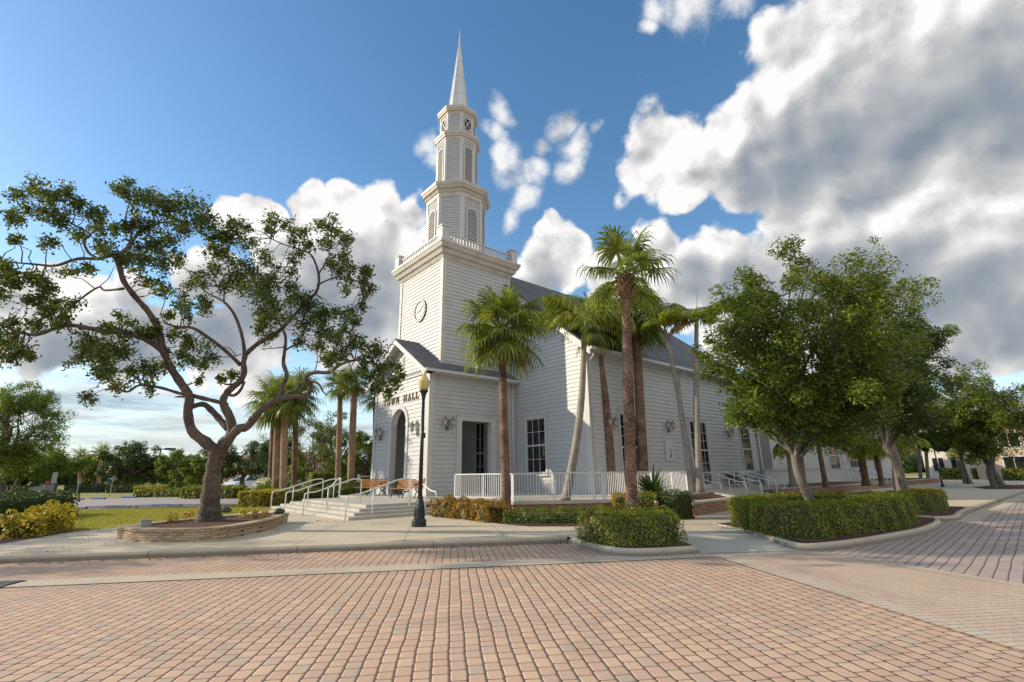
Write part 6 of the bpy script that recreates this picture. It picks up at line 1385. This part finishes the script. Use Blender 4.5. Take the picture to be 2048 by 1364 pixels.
bgtree(252, 984, 876, 58, 'large dark round tree beyond the lot', M['darkleaf'], 204, group=GT, low=0.26, nl=10)
bgtree(352, 988, 892, 46, 'round tree right of the parking lot lamp', M['tree'], 205, group=GT, low=0.3)
bgtree(408, 989, 897, 42, 'half shaded tree just left of the oak trunk', M['tree'], 206, group=GT, low=0.3)
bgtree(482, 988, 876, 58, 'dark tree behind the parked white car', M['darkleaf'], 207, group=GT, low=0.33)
bgtree(305, 978, 915, 34, 'small tree behind the parking lot lamp', M['tree'], 208, group=GT)
bgtree(185, 980, 905, 40, 'mid green tree between the two small palms', M['tree'], 212, group=GT)
bgtree(612, 996, 800, 62, 'loose green tree behind the left palms', M['tree'], 209, group=GT, low=0.2, pale=True)
bgtree(672, 990, 808, 60, 'olive green tree between the two slim palms', M['oak'], 210, group=GT, low=0.18, pale=True)
bgtree(728, 990, 850, 48, 'bright green tree right beside the porch corner', M['fresh'], 211, group=GT, low=0.2)
bgtree(545, 990, 862, 55, 'far green tree behind the palm cluster', M['darkleaf'], 213, group=GT)
for i, (x, yb, tx, ty, w_, R_px, lab, bk) in enumerate(((551, 1006, 556, 815, 16, 62, 'front fan palm of the left cluster with two tone trunk', 'palmbarkt'), (566, 1007, 570, 806, 15, 60, 'fan palm of the left cluster leaning right', 'palmbarkt'), (541, 1003, 549, 800, 14, 56, 'hindmost fan palm of the left cluster', 'palmbark'), (588, 1004, 592, 795, 12, 60, 'slim fan palm right of the left cluster', 'palmbark'), (675, 999, 681, 770, 12, 40, 'slim fan palm left one of two beside the porch', 'palmbarkt'), (700, 1000, 709, 768, 15, 42, 'sturdy fan palm right one of two beside the porch', 'palmbarkt'), (752, 1000, 752, 800, 14, 36, 'fan palm half hidden by the porch front', 'palmbark'))):
    b_ = G(x, yb); d = depth(b_); sabal('fan_palm', b_, top_of(b_, tx, ty), w_*d/F_PX/2, w_*0.85*d/F_PX/2, R_px*d/F_PX*1.1, lab, 70+i, bark=bk, nl=26, low=-0.85, nleaf=20, group='fan palms left of the town hall', boots=i in (0, 1, 5))
for i, (x, yb, tx, ty, lab) in enumerate(((158, 981, 162, 915, 'small palm beyond the lot, left one'), (196, 982, 204, 908, 'small palm beyond the lot, right one'), (229, 981, 232, 925, 'small palm before the dark round tree'))):
    b_ = G(x, yb); d = depth(b_); sabal('fan_palm', b_, top_of(b_, tx, ty), 7*d/F_PX/2, 6*d/F_PX/2, 26*d/F_PX, lab, 90+i, bark='palmbarkt', nl=18, low=-0.6, nleaf=14, group='small palms beyond the parking lot', boots=False)
# broad leaved clump with white flowers
b_ = G(545, 1006); rs = np.random.default_rng(3); root = empty('banana_plant', tuple(b_), 'broad leaved tropical plant with white flowers before the palm cluster', 'plant'); F = []
for i in range(26):
    az = rs.uniform(0, 2*PI); el = rs.uniform(0.5, 1.4); d = np.array([math.cos(az)*math.cos(el), math.sin(az)*math.cos(el), math.sin(el)]); o_ = b_+np.array([rs.normal(0, 0.4), rs.normal(0, 0.4), 0]); L = rs.uniform(1.2, 1.9); s_ = unit(np.cross(d, [0, 0, 1]))*0.2
    p0 = o_+d*L*0.4; p1 = o_+d*L*0.75; p2 = p1+unit(d+np.array([0, 0, -0.6]))*L*0.35
    F += [[o_-s_*0.06, o_+s_*0.06, p0+s_*0.1, p0-s_*0.1], [p0-s_*0.2, p0+s_*0.2, p1+s_, p1-s_], [p1-s_, p1+s_, p2+s_*0.15, p2-s_*0.15]]
arr_mesh('leaves', np.array(F), 4, M['fresh'], root, tuple(b_))
A = G(521, 1004); p, N = leaf_blob(A+np.array([0, 0, 1.1]), 0.55, 260, rs); arr_mesh('blossoms', leaf_quads(p, N, 0.16, 0.8, rs), 4, M['whitebloom'], root, tuple(b_))
p, N = leaf_blob(A+np.array([0, 0, 0.7]), 0.6, 300, rs); arr_mesh('foliage', leaf_quads(p, N, 0.16, 0.5, rs), 4, M['tree'], root, tuple(b_))
# lattice screen by the porch
A, Bq = G(714, 996), G(741, 995.5); root = empty('lattice_screen', tuple(A), 'low white lattice screen left of the porch', 'fence'); h0 = 1.45
d = (Bq-A)/np.linalg.norm(Bq-A); L = np.linalg.norm(Bq-A)
m = MB(); m.beam(A+np.array([0, 0, h0]), Bq+np.array([0, 0, h0]), 0.07, 0.07); m.build('rail', M['whitemetal'], root, tuple(A)); m = MB(); m.beam(A+np.array([0, 0, 0.15]), Bq+np.array([0, 0, 0.15]), 0.07, 0.07); m.build('rail', M['whitemetal'], root, tuple(A))
m = MB(); n = 14
for i in range(n):
    s0 = i/n*L
    for sg in (-1, 1):
        s1 = s0+sg*0.9
        a, b2_ = s0, min(max(s1, 0), L); t = (b2_-a)/(s1-a); m.beam(A+d*a+np.array([0, 0, 0.2]), A+d*b2_+np.array([0, 0, 0.2+1.22*t]), 0.02, 0.035)
m.build('lattice', M['whitemetal'], root, tuple(A))
for q in (A, Bq): m = MB(); m.box(q[0]-0.06, q[1]-0.06, 0, q[0]+0.06, q[1]+0.06, h0+0.15); m.build('post', M['whitemetal'], root, tuple(A))

# ------------------------------------------------------------------ cars
def car(loc, rz, paint, label, L=4.6, Wd=1.85, H=1.72):
    root = empty('parked_car', loc, label, 'car', 'cars parked beyond the lot', rz); k = H/1.72
    side = [(-L/2, 0.42), (-L/2+0.02, 0.80*k), (-L/2+0.10, 0.98*k), (-L/2+0.30, 1.06*k), (L/2-1.25, 1.06*k), (L/2-0.35, 0.95*k), (L/2-0.05, 0.78*k), (L/2, 0.45), (L/2-0.15, 0.26), (-L/2+0.15, 0.26)]
    m = MB(); m.loft([[(x*s_, y, z) for x, z in side] for y, s_ in ((-Wd/2+0.06, 0.985), (-Wd/2, 0.95), (-Wd/2+0.001, 1.0), (Wd/2-0.001, 1.0), (Wd/2, 0.95), (Wd/2-0.06, 0.985))][0:1]+[[(x, y, z) for x, z in side] for y in (-Wd/2+0.05, Wd/2-0.05)]+[[(x*0.985, Wd/2, z) for x, z in side]]); 
    m.build('body', paint, root)
    cab = [(-L/2+0.28, 1.06*k), (-L/2+0.62, 1.60*k), (-L/2+0.9, H), (L/2-2.35, H), (L/2-1.95, 1.62*k), (L/2-1.2, 1.06*k)]
    m = MB(); m.loft([[(x, y*(1-0.16*(z-1.06*k)/(H-1.06*k)), z) for x, z in cab] for y in (-Wd/2+0.07, Wd/2-0.07)]); cb = m.build('cabin', paint, root)
    win = [(-L/2+0.58, 1.12*k), (-L/2+0.82, 1.56*k), (L/2-2.2, 1.58*k), (L/2-1.5, 1.12*k)]
    for sg in (-1, 1):
        m = MB(); m.quad(*[(x, sg*((Wd/2-0.07)*(1-0.16*(z-1.06*k)/(H-1.06*k))+0.006), z) for x, z in win]); m.build('side_window', M['glass'], cb)
    yw = Wd/2-0.2
    m = MB(); a, b2_ = (L/2-1.2, 1.06*k), (L/2-1.95, 1.62*k); q = lambda t: (a[0]+(b2_[0]-a[0])*t+0.012, a[1]+(b2_[1]-a[1])*t+0.008)
    m.quad((q(0.06)[0], -yw, q(0.06)[1]), (q(0.06)[0], yw, q(0.06)[1]), (q(0.95)[0], yw*0.9, q(0.95)[1]), (q(0.95)[0], -yw*0.9, q(0.95)[1])); m.build('windscreen', M['glass'], cb)
    for x in (-L/2+0.85, L/2-0.9):
        for sg in (-1, 1):
            m = MB(); m.loft([[(x+r_*math.cos(i*PI/8), sg*yy, 0.34+r_*math.sin(i*PI/8)) for i in range(16)] for yy, r_ in ((Wd/2-0.22, 0.34), (Wd/2+0.0, 0.34), (Wd/2+0.012, 0.31))]); t_ = m.build('wheel', M['tyre'], root)
            m = MB(); m.loft([[(x+r_*math.cos(i*PI/8), sg*yy, 0.34+r_*math.sin(i*PI/8)) for i in range(16)] for yy, r_ in ((Wd/2+0.013, 0.22), (Wd/2+0.022, 0.18))]); m.build('rim', M['rim'], t_)
    for sg in (-1, 1):
        m = MB(); m.box(L/2-0.10, sg*(Wd/2-0.45), 0.66, L/2+0.012, sg*(Wd/2-0.12), 0.80); m.build('headlight', M['frost'], root)
        m = MB(); m.box(-L/2-0.01, sg*(Wd/2-0.26), 0.72, -L/2+0.1, sg*(Wd/2-0.08), 0.95*k); m.build('tail_light', M['red'], root)
    m = MB(); m.box(L/2-0.05, -0.5, 0.45, L/2+0.01, 0.5, 0.62); m.build('grille', M['black'], root)
    return root
car(tuple(G(487, 981.5)), YAW-PI/2-1.9, M['carwhite'], 'white parked car half hidden by the white flowering plant')
car(tuple(G(600, 975)), YAW-PI/2+0.2, M['carwhite'], 'white van like car behind the slim palm trunk', 5.2, 2.0, 2.2)
car(tuple(G(375, 979)), YAW-PI/2+2.6, M['cargrey'], 'grey parked car in shade left of the oak trunk')
car(tuple(G(222, 974)), YAW-PI/2, M['cargrey'], 'small grey car far beyond the lot hedges')
# ------------------------------------------------------------------ far buildings
def house(name, x0, y0, x1, y1, h, roofh, wall, label, wins, roof='tile'):
    c = ((x0+x1)/2, (y0+y1)/2, 0); root = empty(name, c, label, 'building')
    m = MB(); m.box(x0, y0, -0.1, x1, y1, h); m.build('wall', M[wall], root, c)
    e = 0.6; m = MB(); s_ = min(x1-x0, y1-y0)/2*0.95
    m.loft([[(x0-e, y0-e, h+0.002), (x1+e, y0-e, h+0.002), (x1+e, y1+e, h+0.002), (x0-e, y1+e, h+0.002)], [(x0-e, y0-e, h+0.22), (x1+e, y0-e, h+0.22), (x1+e, y1+e, h+0.22), (x0-e, y1+e, h+0.22)], [(x0+s_, y0+s_, h+roofh), (x1-s_, y0+s_, h+roofh), (x1-s_, y1-s_, h+roofh), (x0+s_, y1-s_, h+roofh)]]); m.build('roof', M[roof], root, c)
    for ax, s0, s1, z0, z1 in wins:
        pt = (lambda s, o, z: (x0-o, s, z)) if ax == 'x' else (lambda s, o, z: (s, y0-o, z))
        f = MB(); w_ = 0.12
        for a, b2_, q0, q1 in ((s0-w_, s0, z0, z1), (s1, s1+w_, z0, z1), (s0-w_, s1+w_, z1, z1+w_), (s0-w_, s1+w_, z0-w_, z0), ((s0+s1)/2-0.04, (s0+s1)/2+0.04, z0, z1)): pbox(f, pt, a, b2_, -0.01, 0.07, q0, q1)
        o = f.build('window', M['trim'], root, c); g_ = MB(); g_.quad(pt(s0, 0.012, z0), pt(s1, 0.012, z0), pt(s1, 0.012, z1), pt(s0, 0.012, z1)); g_.build('pane', M['glass'], o, c)
    return root
house('tan_building', 84, -30, 104, 10.0, 6.4, 3.2, 'tan', 'tan stucco building with clay tile roof across the far road', [('x', 5.6, 7.4, 0.9, 2.6), ('x', 0.5, 2.5, 0.9, 2.6), ('x', -4.5, -2.5, 0.9, 2.6), ('x', 5.6, 7.4, 3.8, 5.4), ('x', 0.5, 2.5, 3.8, 5.4)])
house('cream_building', 92, 11.0, 104, 16.4, 7.5, 2.2, 'cream', 'bright cream building just beyond the end of the wing', [('x', 12.2, 13.4, 1.0, 2.8), ('x', 14.2, 15.4, 1.0, 2.8), ('x', 12.2, 13.4, 4.4, 6.0), ('x', 14.2, 15.4, 4.4, 6.0)])
A = G(525, 972); house('tan_building', A[0]-4, A[1], A[0]+14, A[1]+12, 4.4, 1.8, 'tan', 'rose tan building with a low hipped roof behind the left palms', [('x', A[1]+2, A[1]+4, 1.0, 2.6), ('y', A[0]+1, A[0]+3, 1.0, 2.6), ('y', A[0]+6, A[0]+8, 1.0, 2.6)])
A = G(-40, 972); house('cream_building', A[0]-14, A[1]+4, A[0]+7, A[1]+16, 4.2, 1.2, 'cream', 'low pale building at the far left behind the trees', [('y', A[0]-3, A[0]-1, 1.0, 2.6), ('y', A[0]+2, A[0]+4, 1.0, 2.6)], 'roof')
A = G(260, 966.5); house('cream_building', A[0]-16, A[1]+6, A[0]+22, A[1]+18, 3.8, 1.2, 'cream', 'long low pale building seen under the trees beyond the lot', [('y', A[0]-3, A[0]-1, 1.0, 2.6), ('y', A[0]+5, A[0]+7, 1.0, 2.6), ('y', A[0]+12, A[0]+14, 1.0, 2.6)], 'roof')
lamp_post(tuple(G(1996, 962)), 'thin far lamp post across the road at the right edge', 5.2)
# ------------------------------------------------------------------ far woods and grass blades
rs = np.random.default_rng(77); V = []
for ang in np.arange(-25, 130, 0.42):
    a = R_(ang+rs.normal(0, 0.2)); d = rs.uniform(170, 260); h = rs.uniform(5.5, 10.5)*(1.0 if ang > 40 else 0.9); c = np.array([math.cos(a)*d, math.sin(a)*d, h*0.45])
    n = 420; q = unit(rs.normal(0, 1, (n, 3)))*(rs.uniform(0.3, 1, n)**0.4)[:, None]*np.array([h*0.6, h*0.6, h*0.55]); V.append(leaf_quads(c+q, q+np.array([0, 0, 0.5]), 1.1, 0.7, rs))
o = arr_mesh('far_woods', np.concatenate(V), 4, M['darkleaf']); tag(o, 'distant belt of dark trees along the horizon', 'woods', None, 'stuff')
P = []
poly = [gp(118, 1066), gp(240, 1056), gp(352, 1042), gp(470, 1028), gp(545, 1019.5), gp(520, 1009), gp(380, 1014.5), gp(215, 1019), gp(120, 1020)]
def inside(x, y):
    c = False; n = len(poly); j = n-1
    for i in range(n):
        if (poly[i][1] > y) != (poly[j][1] > y) and x < (poly[j][0]-poly[i][0])*(y-poly[i][1])/(poly[j][1]-poly[i][1])+poly[i][0]: c = not c
        j = i
    return c
xs = [p[0] for p in poly]; ys = [p[1] for p in poly]; n = 0
while n < 26000:
    x, y = rs.uniform(min(xs), max(xs)), rs.uniform(min(ys), max(ys))
    if inside(x, y):
        h = rs.uniform(0.03, 0.075); a = rs.uniform(0, 2*PI); w_ = 0.012; l_ = rs.normal(0, 0.025, 2); P.append([(x-math.cos(a)*w_, y-math.sin(a)*w_, 0), (x+math.cos(a)*w_, y+math.sin(a)*w_, 0), (x+l_[0], y+l_[1], h)]); n += 1
M['blade'] = mk_leaf('grass_blade', [(0.1, (0.20, 0.22, 0.035)), (0.6, (0.32, 0.30, 0.06)), (1.0, (0.42, 0.36, 0.10))], 0.6, 0.4)
o = arr_mesh('lawn_grass', np.array(P), 3, M['blade']); tag(o, 'short sunlit grass of the lawn behind the oak', 'grass', None, 'stuff')
